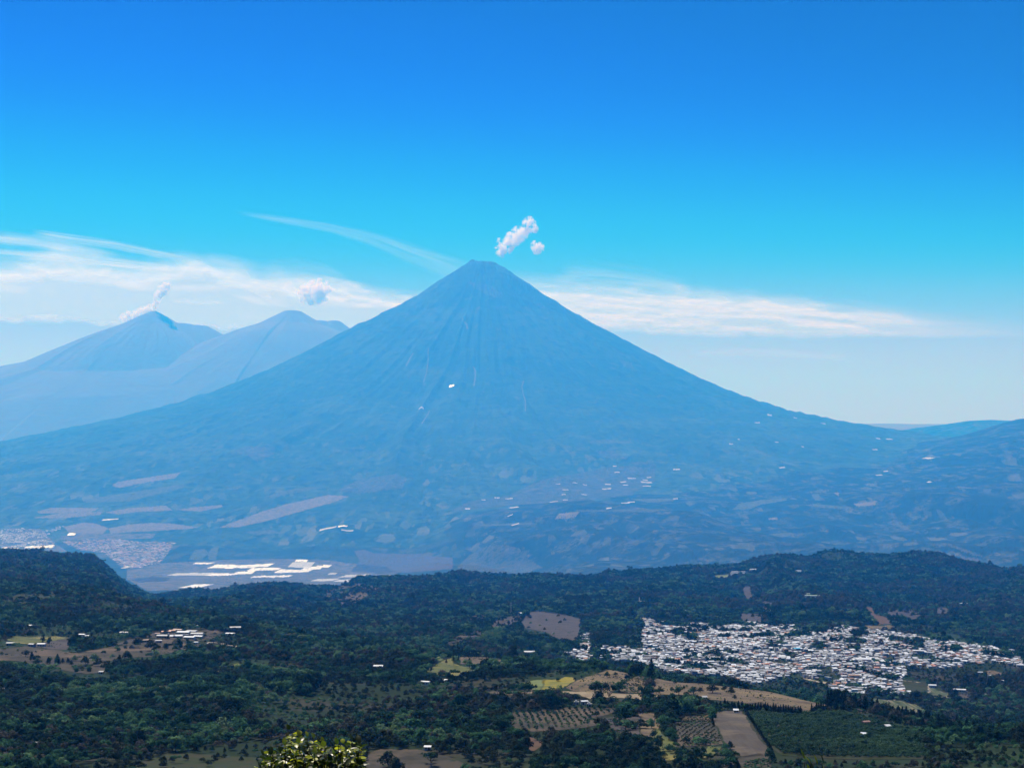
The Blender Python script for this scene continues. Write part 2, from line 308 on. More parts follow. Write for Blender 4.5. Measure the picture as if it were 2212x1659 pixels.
M_plain = ground_mat('valley_plain', (.011, .022, .013), [((.030, .042, .022), .0016, .48, .62), ((.012, .020, .012), .02, .5, .6)],
                     cells=[((.085, .075, .05), (260, 520), .16, -9000, 9000), ((.06, .065, .035), (120, 300), .2, -9000, 9000)], canopy=[(.05, .9, 8)])
M_volcano = ground_mat('volcano_slope', (.018, .042, .024), [((.036, .064, .036), .0006, .46, .62), ((.010, .022, .015), .004, .5, .62), ((.06, .08, .055), (.004, .004, .0004), .58, .72)],
                     cells=[((.085, .095, .06), (150, 620), .14, -1800, 200), ((.06, .08, .045), (80, 360), .2, -1500, 900), ((.006, .014, .010), (120, 420), .25, -2500, 1200)], canopy=[(.04, .8, 12), (.008, .7, 40)])
M_canyon = ground_mat('canyon_slope', (.008, .017, .011), [((.050, .056, .038), .0016, .5, .62), ((.085, .085, .060), (.004, .0013, .002), .57, .68), ((.004, .010, .007), (.009, .005, .006), .52, .6), ((.010, .017, .011), .018, .48, .6)],
                     cells=[((.095, .10, .07), (110, 420), .18, -9000, 9000), ((.006, .012, .009), (130, 330), .25, -9000, 9000)], canopy=[(.05, .9, 8)])
M_far = ground_mat('far_slope', (.125, .100, .072), [((.140, .115, .085), .0005, .45, .65)], canopy=[(.004, .6, 60)])
VALL = np.stack([X, Y, H], -1).reshape(-1, 3)
II, JJ = np.meshgrid(np.arange(ND - 1), np.arange(NT - 1), indexing='ij')
q00 = II * NT + JJ
QALL = np.stack([q00, q00 + 1, q00 + NT + 1, q00 + NT], -1)
mv = isvol[:-1, :-1] & ~isfue[:-1, :-1] & ~isaca[:-1, :-1]; mfu = isfue[:-1, :-1]; mac = isaca[:-1, :-1]
mgr = (Y[:-1, :-1] < 3900) ; mhill = (Y[:-1, :-1] >= 3900) & (Y[:-1, :-1] < 10100)
mcan = (Y[:-1, :-1] >= 10100) & (Y[:-1, :-1] < 65000) & ~mv & ~mfu & ~mac & (tpx[None, :-1] > 1000); mpl = (Y[:-1, :-1] >= 10100) & (Y[:-1, :-1] < 65000) & ~mv & ~mfu & ~mac & ~(tpx[None, :-1] > 1000)
mrest = ~(mv | mfu | mac | mgr | mhill | mcan | mpl)
def sheet(name, mask, m, label, cat):
    q = QALL[mask]; u, inv = np.unique(q, return_inverse=True)
    o = link(name, np_mesh(name, VALL[u], inv.reshape(-1, 4), m, smooth=True)); return tag(o, label, cat, kind='structure')
sheet('ground', mgr, M_floor, 'dark wooded near ground falling away to the valley of the white town', 'ground')
sheet('hill', mhill, M_floor, 'blue green wooded hill rising right behind the white town', 'hill')
sheet('plain', mpl, M_plain, 'hazy valley plain with pale fields at the left foot of the great volcano', 'plain')
sheet('canyon_slope', mcan, M_canyon, 'blue eroded canyon slopes below the right foot of the great volcano', 'slope')
sheet('volcano', mv, M_volcano, 'great blue cone shaped volcano in the middle of the view', 'volcano')
sheet('smoking_volcano', mfu, M_far, 'pale distant volcano at far left with smoke at its pointed summit', 'volcano')
sheet('twin_peak_volcano', mac, M_far, 'pale distant volcano with two rounded tops beside the great volcano', 'volcano')
sheet('far_land', mrest, M_far, 'far hazy land and low ridge on the horizon', 'land')

# ------------------------------------------------------------------ fields, meadows, paths: sheets lying on the ground
PXG, PYG = project(X, Y, H)
tone = {
 'yellow': mat('yellow_grass', (.17, .15, .026), noise=[((.10, .105, .03), .06, .45, .62), ((.19, .15, .05), .02, .5, .65)], spec=.05),
 'meadow': mat('meadow_grass', (.085, .095, .032), noise=[((.05, .062, .026), .05, .42, .62), ((.16, .14, .05), .016, .5, .65)], spec=.05),
 'tan': mat('dry_grass', (.105, .082, .058), noise=[((.062, .050, .038), .07, .45, .6), ((.145, .112, .068), .010, .48, .62), ((.032, .036, .022), .16, .58, .66)], spec=.05),
 'pale': mat('pale_soil', (.20, .165, .115), noise=[((.14, .11, .075), .06, .45, .62)], spec=.05),
 'brown': mat('brown_soil', (.052, .046, .036), noise=[((.030, .030, .024), .05, .45, .62), ((.10, .075, .055), .015, .5, .65), ((.02, .028, .014), .12, .6, .68)], spec=.05),
 'plowed': mat('ploughed_soil', (.062, .056, .049), noise=[((.052, .043, .037), (.35, .02, .1), .42, .62), ((.105, .088, .068), .02, .5, .65)], spec=.05),
 'red': mat('red_soil', (.085, .052, .040), noise=[((.06, .045, .03), .08, .45, .62)], spec=.05),
 'violet': mat('violet_brown_soil', (.064, .056, .055), noise=[((.04, .036, .038), .03, .43, .6), ((.02, .028, .016), .09, .58, .68)], spec=.05),
 'green': mat('green_crop', (.024, .034, .014), noise=[((.034, .034, .020), .08, .45, .62)], spec=.05),
 'palegreen': mat('pale_green_crop', (.11, .135, .055), noise=[((.08, .10, .045), .06, .45, .62)], spec=.05),
 'stripe': mat('striped_crop', (.052, .068, .034), noise=[((.13, .12, .085), (.22, .012, .1), .5, .6)], spec=.05),
 'farpale': mat('far_dry_field', (.125, .110, .082), noise=[((.085, .08, .06), .012, .42, .62)], spec=.05),
 'fargreen': mat('far_green_field', (.062, .072, .045), noise=[((.03, .042, .026), .012, .42, .62)], spec=.05),
 'farscrub': mat('far_scrub', (.050, .052, .040), noise=[((.018, .028, .018), .012, .46, .56), ((.08, .075, .058), .006, .54, .68)], spec=.05),
 'plainsoil': mat('plain_soil', (.085, .078, .062), noise=[((.035, .042, .03), .006, .45, .6), ((.125, .11, .085), .01, .55, .66)], spec=.05),
 'scar': mat('bare_gully', (.12, .12, .095), noise=[((.07, .075, .06), .02, .4, .6)], spec=.05),
 'road': mat('dirt_road', (.26, .23, .18), noise=[((.19, .165, .12), .1, .4, .6)], spec=.05),
}
FIELDS = []   # (polygon, density of wild trees inside)
def field(name, poly, tn, label, dens=0.0, dmin=0, dmax=1e9, wob=3.4, sub=2):
    P = np.asarray(poly, float); FIELDS.append([P, dens, 0, 0])
    rows = (DR >= dmin) & (DR <= dmax) & (DR > 800)
    sel = pip(PXG, PYG, P) & (SL >= RUN - .0006) & rows[:, None]
    if not sel.any():
        print('NO FIELD', label); return
    ii, jj = np.nonzero(sel); i0, i1 = max(ii.min() - 2, 0), min(ii.max() + 2, ND - 2); j0, j1 = max(jj.min() - 2, 0), min(jj.max() + 2, NT - 2)
    fi = np.arange(i0, i1 + 1e-6, 1 / sub); fj = np.arange(j0, j1 + 1e-6, 1 / sub)
    A, B = np.meshgrid(fi, fj, indexing='ij'); ia = np.minimum(A.astype(int), ND - 2); jb = np.minimum(B.astype(int), NT - 2)
    yy = DR[ia] + (DR[ia + 1] - DR[ia]) * (A - ia); tt = TC[jb] + (TC[jb + 1] - TC[jb]) * (B - jb); xx = yy * tt
    zz = bil(H, ia, jb, A - ia, B - jb)
    vis = bil((SL - RUN), ia, jb, A - ia, B - jb) > -.004
    zz = zz + (0.35 if yy.max() < 9500 else 1.6)
    px, py = project(xx, yy, zz); w = wob * (1 if yy.max() < 9500 else .6)
    px = px + w * 1.6 * fbm(xx / 22, yy / 30, 3, 7); py = py + w * .7 * fbm(xx / 22, yy / 30, 3, 8)
    c = lambda a: (a[:-1, :-1] + a[1:, 1:]) / 2
    ok = pip(c(px), c(py), P) & vis[:-1, :-1] & (c(yy) >= dmin) & (c(yy) <= dmax)
    n = B.shape[1]; I, J = np.nonzero(ok)
    if len(I) == 0: print('NO FIELD2', label); return
    q = np.stack([I * n + J, I * n + J + 1, (I + 1) * n + J + 1, (I + 1) * n + J], -1); u, inv = np.unique(q, return_inverse=True)
    V = np.stack([xx, yy, zz], -1).reshape(-1, 3)[u]; FIELDS[-1][2:] = [V[:, 1].min() - 60, V[:, 1].max() + 25]
    o = link(name, np_mesh(name, V, inv.reshape(-1, 4), tone[tn], smooth=True)); tag(o, label, name.replace('_', ' '), kind='structure'); return o
def ribbon(pts, w):
    P = np.array(pts, float); d = np.gradient(P, axis=0); n = np.stack([-d[:, 1], d[:, 0]], 1); n /= np.linalg.norm(n, axis=1)[:, None] + 1e-9
    w = np.array(w if np.ndim(w) else [w] * len(P))[:, None] / 2; return np.concatenate([P + n * w, (P - n * w)[::-1]])
NR = 1950   # the near spur ends before this distance
field('field', fr('D1', [(200,440),(205,385),(420,322),(560,312),(600,320),(560,460),(330,457)]), 'palegreen', 'pale green strip of grass at the left end of the dry hill', dmax=NR)
field('field', fr('D1', [(560,312),(700,318),(820,302),(860,282),(980,290),(1010,312),(1000,335),(850,422),(780,455),(545,460)]), 'yellow', 'bright yellow green field beside the dry tan hill', dmax=NR)
field('field', fr('D1', [(860,432),(1020,335),(1060,308),(1230,260),(1380,208),(1440,180),(1600,176),(1750,186),(1770,230),(1660,350),(1560,430),(1500,492),(1200,472),(960,470)]), 'tan', 'dry tan grass dome left of the dark tree clump', dmax=NR)
field('dirt_road', fr('D1', [(0,472),(500,486),(950,476),(1180,470),(1500,497),(1900,527),(2212,536),(2212,575),(1900,590),(1700,570),(1400,560),(1230,580),(1190,575),(1050,512),(500,510),(0,498)]), 'pale', 'pale dirt road along the foot of the dry tan hill', dmax=NR)
field('dirt_road', fr('D1', [(1870,585),(1930,585),(1920,630),(1960,690),(1870,690),(1895,630)]), 'pale', 'pale dirt lane opening into a small yard below the tan hill', dmax=NR)
field('field', fr('D1', [(1600,470),(1660,390),(1770,300),(1920,250),(1960,240),(1985,330),(1940,430),(1900,500),(1700,500)]), 'tan', 'dry tan hill slope between the two dark tree clumps', dmax=NR)
field('field', fr('D2', [(0,310),(90,240),(200,238),(330,246),(600,290),(900,310),(1100,330),(1270,360),(1500,420),(1700,462),(1900,510),(2110,545),(2090,580),(1950,560),(1870,620),(1830,652),(1750,600),(1590,585),(1440,590),(1280,530),(1130,545),(1000,525),(700,505),(560,460),(300,445),(0,450)]), 'tan', 'long dry tan hillside with lone round trees below the town', dmax=NR)
field('ploughed_field', fr('D2', [(710,670),(900,633),(1080,640),(1160,790),(1230,930),(1380,1090),(1370,1150),(1100,1172),(1000,1130),(870,1000),(760,800)]), 'plowed', 'ploughed brown field between two dark hedgerows', dmax=NR)
field('orchard_ground', fr('D2', [(290,700),(680,680),(720,760),(800,930),(850,1020),(650,1045),(330,1045),(300,900)]), 'brown', 'brown orchard ground with rows of small bushes', dmax=NR)
field('orchard_ground', fr('D1', [(100,830),(130,765),(500,740),(880,690),(1000,690),(1560,690),(1560,760),(1290,830),(1290,950),(1080,980),(430,1030),(300,1010),(130,960)]), 'brown', 'grey brown ground under the planted rows of young trees', dmax=NR)
field('plantation_ground', fr('D2', [(1130,650),(1500,680),(1800,660),(2212,640),(2900,820),(3200,960),(3200,1200),(2500,1200),(1900,1180),(1520,1150),(1400,1060),(1280,930),(1200,790)]), 'green', 'dark green coffee plantation ground right of the ploughed field', dens=0, dmax=NR)
field('field', fr('D1', [(1890,830),(1820,755),(2040,770),(2140,800),(2160,930),(2060,1105),(1905,1115)]), 'tan', 'small dry paddock beside the orchard fence', dmax=NR)
field('field', fr('D2', [(60,830),(130,880),(280,1000),(290,1100),(330,1200),(160,1215),(110,1100),(20,900)]), 'meadow', 'strip of dry yellow grass running down past the orchard', dens=.1, dmax=NR)
field('field', fr('D2', [(640,1130),(650,1055),(830,1055),(760,1140),(640,1190),(480,1170)]), 'meadow', 'small dry yellow clearing below the orchard', dens=.1, dmax=NR)
field('field', fr('D1', [(1320,850),(1500,825),(1870,810),(1885,1060),(1640,1050),(1400,920)]), 'violet', 'violet brown fallow plot left of the dry paddock', dens=.12, dmax=NR)
field('bare_patch', fr('D1', [(350,1100),(430,1095),(560,1185),(550,1235),(440,1285),(365,1275)]), 'red', 'small reddish bare patch among the trees', dmax=NR)
field('bare_patch', fr('C2', [(800,1560),(900,1530),(1130,1540),(1350,1580),(1480,1640),(1500,1680),(780,1680)]), 'brown', 'brown bare ground at the bottom edge right of the leafy bush', dens=.05, dmax=NR)
field('bare_patch', fr('C1', [(880,1640),(1000,1570),(1250,1560),(1689,1590),(1689,1680),(860,1680)]), 'green', 'dull green clearing at the bottom edge left of the leafy bush', dens=.35, dmax=NR)
field('bare_patch', fr('C3', [(1440,1600),(1700,1560),(1778,1600),(1778,1680),(1430,1680)]), 'brown', 'brown scrub ground at the bottom edge under the ploughed field', dens=.4, dmax=NR)
MD = 2650
field('meadow', fr('D4', [(290,1300),(400,1240),(540,1170),(660,1110),(740,1080),(770,1170),(920,1230),(1100,1240),(1250,1220),(1400,1185),(1380,1230),(1050,1310),(850,1390),(700,1400),(560,1385),(440,1330)]), 'meadow', 'yellow green meadow with two tall slender trees', dmax=MD)
field('field', fr('D4', [(850,1080),(1240,1075),(1500,1115),(1720,1140),(1700,1162),(1450,1175),(1250,1225),(1080,1180),(880,1190)]), 'tan', 'dry tan strip along the top of the yellow green meadow', dmax=MD)
field('field', fr('D4', [(390,1095),(540,1068),(610,1120),(560,1145)]), 'palegreen', 'small pale clearing left of the tall slender trees', dmax=MD)
field('field', fr('C2', [(1540,1180),(1600,1160),(1778,1150),(1900,1140),(1900,1160),(1778,1175)]), 'tan', 'narrow dry strip in the woods left of the yellow green field', dmax=MD)
LF = 3050
field('field', fr('C1', [(40,820),(90,797),(330,795),(450,802),(320,830),(180,845)]), 'meadow', 'flat green field at the left edge of the clearing', dmax=LF)
field('field', fr('C1', [(300,835),(465,802),(462,880),(340,880),(180,850)]), 'violet', 'violet brown plot below the flat green field', dmax=LF)
field('field', fr('C1', [(-40,880),(180,860),(330,880),(520,905),(700,865),(850,812),(1000,810),(1200,822),(1240,880),(1000,925),(800,935),(710,960),(690,1030),(560,1042),(380,1005),(160,960),(-40,950)]), 'brown', 'broad brown fallow clearing below the small farm village', dens=.09, dmax=LF)
field('field', fr('C1', [(1240,890),(1280,845),(1440,850),(1450,880)]), 'violet', 'violet brown plot right of the broad fallow clearing', dmax=LF)
field('field', dens=.12, poly=fr('C1', [(930,800),(1010,770),(1340,750),(1480,760),(1400,800),(1330,825),(1100,815)]), tn='brown', label='brown trodden ground of the small farm village', dmax=LF)
field('dirt_road', ribbon(fr('C1', [(1360,835),(1440,840),(1510,850),(1560,862),(1600,884)]), 3.0), 'road', 'pale dirt road curving out of the farm village', dmax=LF)
field('field', fr('C1', [(30,560),(120,480),(230,460),(340,480),(380,520),(250,560),(120,590)]), 'green', 'dark green mown hilltop on the left spur', dens=.25)
field('field', fr('C1', [(320,625),(420,615),(440,632),(340,640)]), 'meadow', 'little green glade on the left spur')
field('field', fr('C1', [(1150,1110),(1300,1050),(1450,1000),(1560,970),(1580,985),(1440,1040),(1300,1095),(1170,1130)]), 'meadow', 'long light green slope in the left woods', dens=.55)
HB = 3300
field('ploughed_field', fr('C3', [(130,700),(180,640),(240,628),(400,652),(522,680),(515,750),(495,825),(420,830),(280,765),(150,740)]), 'violet', 'large bare violet brown slope left of the town', dens=.01, dmin=2650)
field('ploughed_field', fr('D4', [(1350,540),(1500,470),(1700,420),(1900,410),(1880,460),(1650,560),(1480,600),(1380,600)]), 'violet', 'bare violet grey slope left of the large bare slope', dens=.05, dmin=2650)
field('field', fr('D4', [(660,880),(820,720),(930,690),(1030,670),(1060,700),(960,780),(860,840),(720,930)]), 'brown', 'dry bushy slope above the tall slender trees', dens=.2, dmin=2650)
field('field', fr('D4', [(1030,740),(1090,655),(1260,640),(1240,700),(1180,750),(1090,770)]), 'violet', 'small bare shoulder above the dry bushy slope', dens=.08, dmin=2650)
field('field', fr('D4', [(1000,440),(1150,380),(1300,380),(1320,430),(1180,480),(1040,480)]), 'brown', 'brown glade on the wooded hill left of the mast', dens=.2, dmin=2650)
field('field', fr('D4', [(900,30),(970,20),(1090,60),(1060,130),(960,150),(920,90)]), 'violet', 'upper violet brown glade on the wooded hill', dens=.12, dmin=2650)
field('field', fr('C2', [(540,490),(600,455),(720,445),(860,455),(900,470),(790,540),(690,600),(560,590),(520,560)]), 'brown', 'brown landslip slope on the left end of the wooded hill', dens=.22, dmin=2650)
field('ploughed_field', fr('C3', [(1575,465),(1640,470),(1655,570),(1605,572)]), 'violet', 'upper ploughed strip on the hill behind the town', dmin=3600)
field('ploughed_field', fr('C3', [(1560,645),(1710,650),(1720,705),(1600,715)]), 'violet', 'lower ploughed plot on the hill just above the town', dens=.05, dmin=3600)
field('ploughed_field', fr('C4', [(700,600),(740,605),(765,655),(840,670),(862,708),(785,718)]), 'red', 'steep reddish ploughed wedge on the hill above the town', dmin=3600)
field('ploughed_field', fr('C4', [(840,625),(1000,620),(1065,655),(1000,700),(870,680)]), 'violet', 'broad ploughed terrace right of the reddish wedge', dens=.06, dmin=3600)
field('ploughed_field', fr('C4', [(1150,625),(1180,605),(1240,605),(1242,665),(1180,665)]), 'violet', 'square ploughed plot high on the right of the hill', dens=.04, dmin=3600)
field('ploughed_field', fr('C4', [(20,560),(90,580),(100,640),(30,650)]), 'violet', 'faint brown plot on the hill above the sports field', dens=.2, dmin=3600)
field('field', fr('C4', [(680,725),(890,722),(880,746),(690,745)]), 'tan', 'dry strip along the back edge of the town', dmin=3200)
field('field', fr('C4', [(1325,275),(1440,285),(1440,308),(1340,302)]), 'violet', 'bare strip on the crest of the wooded hill', dmin=3600)
field('field', fr('C3', [(1395,392),(1490,390),(1490,416),(1405,412)]), 'palegreen', 'pale green field near the long sheds on the crest', dmin=3600)
field('sports_field', fr('C3', [(925,690),(1015,684),(1000,708),(930,712)]), 'pale', 'pale sports ground at the upper left of the town', dmin=2800)
field('crop_field', fr('C4', [(720,1205),(940,1215),(1095,1270),(1098,1335),(1000,1325),(860,1275)]), 'stripe', 'striped crop field in front of the right corner of the town', dmin=NR)
field('crop_field', fr('C4', [(915,1085),(1100,1100),(1115,1190),(1020,1180),(950,1130)]), 'green', 'dark green crop field right of the town', dmin=NR)
field('crop_field', fr('C4', [(1120,1130),(1280,1180),(1200,1215),(1150,1200)]), 'stripe', 'second striped crop field right of the town', dmin=NR)
field('field', fr('C4', [(1295,1165),(1370,1165),(1395,1195),(1310,1195)]), 'violet', 'violet brown plot beside the white farm shed', dmin=NR)
field('field', fr('C4', [(1480,1025),(1540,1015),(1610,1035),(1590,1052),(1500,1045)]), 'tan', 'small dry field at the right tail of the town', dmin=NR)
field('bare_patch', fr('C4', [(630,1300),(640,1268),(700,1262),(760,1290),(700,1300)]), 'brown', 'brown bare top of the dark wooded knoll', dmax=NR + 100)
for k, pts in enumerate([[(920,1085),(1060,1098),(1105,1125),(1170,1200)], [(1020,1160),(1130,1160)], [(1150,1180),(1210,1182)], [(880,1200),(930,1240),(975,1290)], [(300,1075),(420,1095),(520,1105)]]):
    field('dirt_road', ribbon(fr('C4', pts), 2.2), 'road', ['pale road from the right edge of the town down past the crop field', 'pale farm lane beside the white farmhouse', 'short pale lane in the dark green crop field', 'pale track down the striped crop field', 'pale road through the trees before the town'][k], dmin=NR)
field('dirt_road', ribbon(fr('C3', [(720,652),(790,664),(880,668),(960,680)]), 2.6), 'road', 'pale road cut into the hill below the hilltop shrine', dmin=2800)
FZ = 10100
for pts, tn, lb in [
 ([(450,505),(610,482),(1000,420),(1002,440),(700,515),(470,522)], 'fargreen', 'long pale field on the lower left flank of the volcano'),
 ([(610,432),(640,408),(980,358),(960,388),(800,412),(650,442)], 'farpale', 'uppermost pale field on the left flank of the volcano'),
 ([(200,572),(270,550),(430,550),(540,552),(500,574),(220,582)], 'farpale', 'pale field at the far left above the distant town'),
 ([(160,607),(330,580),(560,572),(545,590),(340,606)], 'farpale', 'narrow pale field left of the long bare field'),
 ([(570,575),(700,552),(900,538),(940,565),(760,572),(640,586)], 'farpale', 'long bare field above the dark hedge of the plain'),
 ([(960,560),(1050,548),(1205,534),(1212,546),(1090,570),(1000,566)], 'farpale', 'small bright field right of the long bare field'),
 ([(345,655),(450,630),(520,635),(590,660),(560,692),(380,690)], 'farpale', 'left of the two rounded pale fields above the housing estate'),
 ([(590,662),(700,640),(820,632),(930,635),(1082,657),(1000,667),(720,682),(600,690)], 'farpale', 'right of the two rounded pale fields above the housing estate'),
 ([(330,705),(450,690),(850,690),(830,716),(600,722),(340,727)], 'plainsoil', 'grey brown strip between the rounded fields and the housing estate'),
 ([(1190,658),(1300,615),(1420,572),(1560,530),(1780,480),(1900,488),(1800,525),(1690,555),(1480,615),(1300,655)], 'farpale', 'long wedge shaped pale field running up the volcano foot'),
 ([(1440,490),(1560,455),(1660,438),(1765,440),(1600,470),(1490,492)], 'fargreen', 'thin pale field above the wedge shaped field'),
 ([(1830,458),(1930,410),(2010,385),(2150,368),(2210,400),(2190,445),(1950,472)], 'farscrub', 'scrubby pale patch right of the wedge shaped field'),
 ([(1230,260),(1350,215),(1500,220),(1490,260),(1400,300),(1340,260)], 'farscrub', 'faint pale patch high on the left flank of the volcano'),
 ([(1330,682),(1400,675),(1480,670),(1540,690),(1400,697)], 'fargreen', 'small pale green field below the wedge shaped field'),
 ([(1025,832),(1060,780),(1115,773),(1135,800),(1090,835)], 'fargreen', 'left pale clearing on the low mound of the plain'),
 ([(1130,800),(1160,760),(1192,757),(1175,832),(1135,832)], 'fargreen', 'right pale clearing on the low mound of the plain'),
 ([(0,690),(60,660),(220,665),(250,690),(300,745),(370,790),(0,790)], 'plainsoil', 'grey ground of the distant town at the far left'),
 ([(330,730),(640,718),(770,735),(960,733),(910,805),(870,855),(740,885),(670,880),(560,795),(430,780)], 'plainsoil', 'grey ground of the distant housing estate')]:
    field('field', fr('C5', pts), tn, lb, dmin=FZ, sub=2)
field('field', fr('C5', [(690,880),(900,850),(1200,835),(1500,828),(1760,832),(1900,850),(2100,870),(2190,930),(1700,990),(1100,1000),(800,1000),(690,940)]), 'plainsoil', 'broad dry plain around the white greenhouses', dmin=FZ)
field('field', fr('C5', [(700,940),(830,925),(940,930),(900,950),(760,955)]), 'road', 'bright bare field left of the white greenhouses', dmin=FZ)
field('ploughed_field', fr('C2', [(720,235),(790,225),(850,250),(1170,255),(1175,265),(1370,278),(1370,352),(1100,375),(900,382),(700,372),(760,300)]), 'violet', 'large violet grey field behind the crest of the wooded hill', dmin=FZ)
field('scrubland', fr('C2', [(1400,340),(1480,260),(1600,205),(1700,190),(1800,215),(1850,280),(1960,345),(1860,378),(1500,380),(1420,380)]), 'farscrub', 'eroded grey scrub slope right of the violet grey field', dmin=FZ)
for pts, tn, lb in [
 ([(390,1490),(500,1432),(720,1400),(900,1312),(1100,1280),(1300,1240),(1540,1228),(1535,1320),(1400,1400),(1000,1440),(800,1450),(600,1470)], 'farscrub', 'scrubby patchwork around the white specks on the right foot of the volcano'),
 ([(975,1530),(1000,1500),(1120,1488),(1085,1525)], 'farpale', 'pale oval field below the white specks'),
 ([(540,1565),(700,1555),(860,1552),(860,1560),(600,1570)], 'fargreen', 'thin pale line of field below the white specks'),
 ([(1080,1480),(1500,1475),(1640,1480),(1500,1492),(1100,1490)], 'fargreen', 'long thin pale field on the rim of the canyon'),
 ([(1390,1420),(1650,1415),(1640,1430),(1500,1440)], 'fargreen', 'thin pale field right of the lowest white specks'),
 ([(1160,1100),(1260,1090),(1400,1100),(1390,1112),(1180,1112)], 'fargreen', 'pale terrace on the right flank of the volcano'),
 ([(1200,1150),(1300,1150),(1380,1200),(1250,1190)], 'farscrub', 'grey terrace below the pale terrace on the right flank'),
 ([(1400,1215),(1500,1210),(1530,1245),(1430,1240)], 'farscrub', 'small grey terrace above the cluster of white specks'),
 ([(480,210),(560,215),(640,240),(700,280),(640,300),(540,250)], 'farscrub', 'bare rocky patch under the summit of the volcano'),
 ([(840,320),(900,330),(960,370),(900,360)], 'farscrub', 'bare rocky streak on the upper right flank of the volcano'),
 ([(1330,640),(1400,660),(1420,690),(1370,690)], 'fargreen', 'faint pale clearing on the right flank of the volcano')]:
    field('field', fr('C6', pts), tn, lb, dmin=FZ)
for pts, tn, lb in [
 ([(600,720),(640,685),(760,665),(900,655),(905,668),(760,690),(700,715)], 'fargreen', 'pale ledge on the canyon rim right of the white specks'),
 ([(1000,690),(1080,690),(1270,705),(1200,715),(1040,705)], 'fargreen', 'thin pale ledge in the middle of the canyon rim'),
 ([(1270,685),(1400,670),(1390,695),(1290,700)], 'farpale', 'small pale landslip on the canyon rim'),
 ([(800,855),(900,845),(960,850),(880,872)], 'fargreen', 'pale green patch in the canyon'),
 ([(800,765),(850,760),(850,775),(805,775)], 'farpale', 'tiny pale plot on the canyon slope'),
 ([(1450,790),(1500,775),(1530,790),(1600,840),(1560,830)], 'farscrub', 'bare streak on the right canyon slope'),
 ([(1740,900),(1800,905),(1900,940),(2000,980),(1950,975),(1850,940)], 'farscrub', 'long bare streak above the right end of the wooded hill'),
 ([(1040,635),(1080,632),(1085,665),(1060,670)], 'fargreen', 'small pale plot at the head of the canyon'),
 ([(1160,625),(1190,622),(1190,645)], 'farpale', 'tiny bright plot at the head of the canyon')]:
    field('field', fr('C7', pts), tn, lb, dmin=FZ)
for pts, w, lb in [([(458,412),(470,432),(486,450),(490,475)], 2.2, 'uppermost'), ([(188,608),(168,640),(148,680)], 1.8, 'far left'), ([(272,580),(270,660),(262,715),(245,772)], 1.4, 'second from left'),
                   ([(520,682),(534,705),(532,745),(526,790)], 1.9, 'central'), ([(802,762),(793,795),(800,835),(812,870),(812,932)], 1.6, 'long right'), ([(280,928),(262,960),(235,1000)], 1.5, 'lower left')]:
    field('gully', ribbon(fr('C6', pts), w * 1.6), 'scar', f'{lb} pale gully scar running down the great volcano', dmin=FZ, wob=.5, sub=3)
print('fields done')

# ------------------------------------------------------------------ plants: meshes
def leaf_mat(name, stops, rnd_scale=1.0, trans=0.25, gloss=.8, zone=True):
    """foliage: colour differs from tree to tree and by stands of trees"""
    m = bpy.data.materials.new(name); m.use_nodes = True; t = m.node_tree; t.nodes.clear()
    o = N(t, 'ShaderNodeOutputMaterial'); oi = N(t, 'ShaderNodeObjectInfo'); g = N(t, 'ShaderNodeNewGeometry')
    cr = N(t, 'ShaderNodeValToRGB'); el = cr.color_ramp.elements
    while len(el) < len(stops): el.new(.5)
    for e, (p, c) in zip(el, stops): e.position = p; e.color = (*c, 1)
    fac = oi.outputs['Random']
    if zone:
        nz = N(t, 'ShaderNodeTexNoise', Scale=1 / 110., Detail=4.0, Roughness=.62); t.links.new(oi.outputs['Location'], nz.inputs['Vector'])
        mr = N(t, 'ShaderNodeMapRange'); mr.inputs[1].default_value = .36; mr.inputs[2].default_value = .64; t.links.new(nz.outputs['Fac'], mr.inputs[0])
        mx = N(t, 'ShaderNodeMix', data_type='FLOAT'); mx.inputs[0].default_value = .58; t.links.new(oi.outputs['Random'], mx.inputs[2]); t.links.new(mr.outputs[0], mx.inputs[3]); fac = mx.outputs[0]
    t.links.new(fac, cr.inputs[0])
    n2 = N(t, 'ShaderNodeTexNoise', Scale=.4, Detail=2.0); t.links.new(g.outputs['Position'], n2.inputs['Vector'])
    m2 = N(t, 'ShaderNodeMapRange'); m2.inputs[1].default_value = .3; m2.inputs[2].default_value = .7; m2.inputs[3].default_value = .6; m2.inputs[4].default_value = 1.45; t.links.new(n2.outputs['Fac'], m2.inputs[0])
    h = N(t, 'ShaderNodeHueSaturation'); t.links.new(m2.outputs[0], h.inputs['Value']); t.links.new(cr.outputs[0], h.inputs['Color'])
    p = N(t, 'ShaderNodeBsdfPrincipled', Roughness=gloss); p.inputs['Specular IOR Level'].default_value = .06; t.links.new(h.outputs[0], p.inputs['Base Color'])
    tr = N(t, 'ShaderNodeBsdfTranslucent'); t.links.new(h.outputs[0], tr.inputs['Color'])
    ms = N(t, 'ShaderNodeMixShader'); ms.inputs[0].default_value = trans; t.links.new(p.outputs[0], ms.inputs[1]); t.links.new(tr.outputs[0], ms.inputs[2]); t.links.new(ms.outputs[0], o.inputs['Surface'])
    return m
M_leaf = leaf_mat('broad_foliage', [(0, (.002, .009, .005)), (.36, (.005, .024, .012)), (.54, (.013, .056, .026)), (.69, (.044, .125, .056)), (.85, (.110, .195, .088)), (1, (.075, .066, .054))])
M_dark = leaf_mat('dark_foliage', [(0, (.008, .017, .009)), (1, (.016, .030, .014))], trans=.1)
M_coffee = leaf_mat('coffee_foliage', [(0, (.008, .028, .012)), (.6, (.020, .058, .025)), (1, (.048, .098, .044))], trans=.2, gloss=.7)
M_dry = leaf_mat('dry_foliage', [(0, (.022, .032, .022)), (.5, (.042, .046, .034)), (1, (.068, .062, .050))], zone=False)
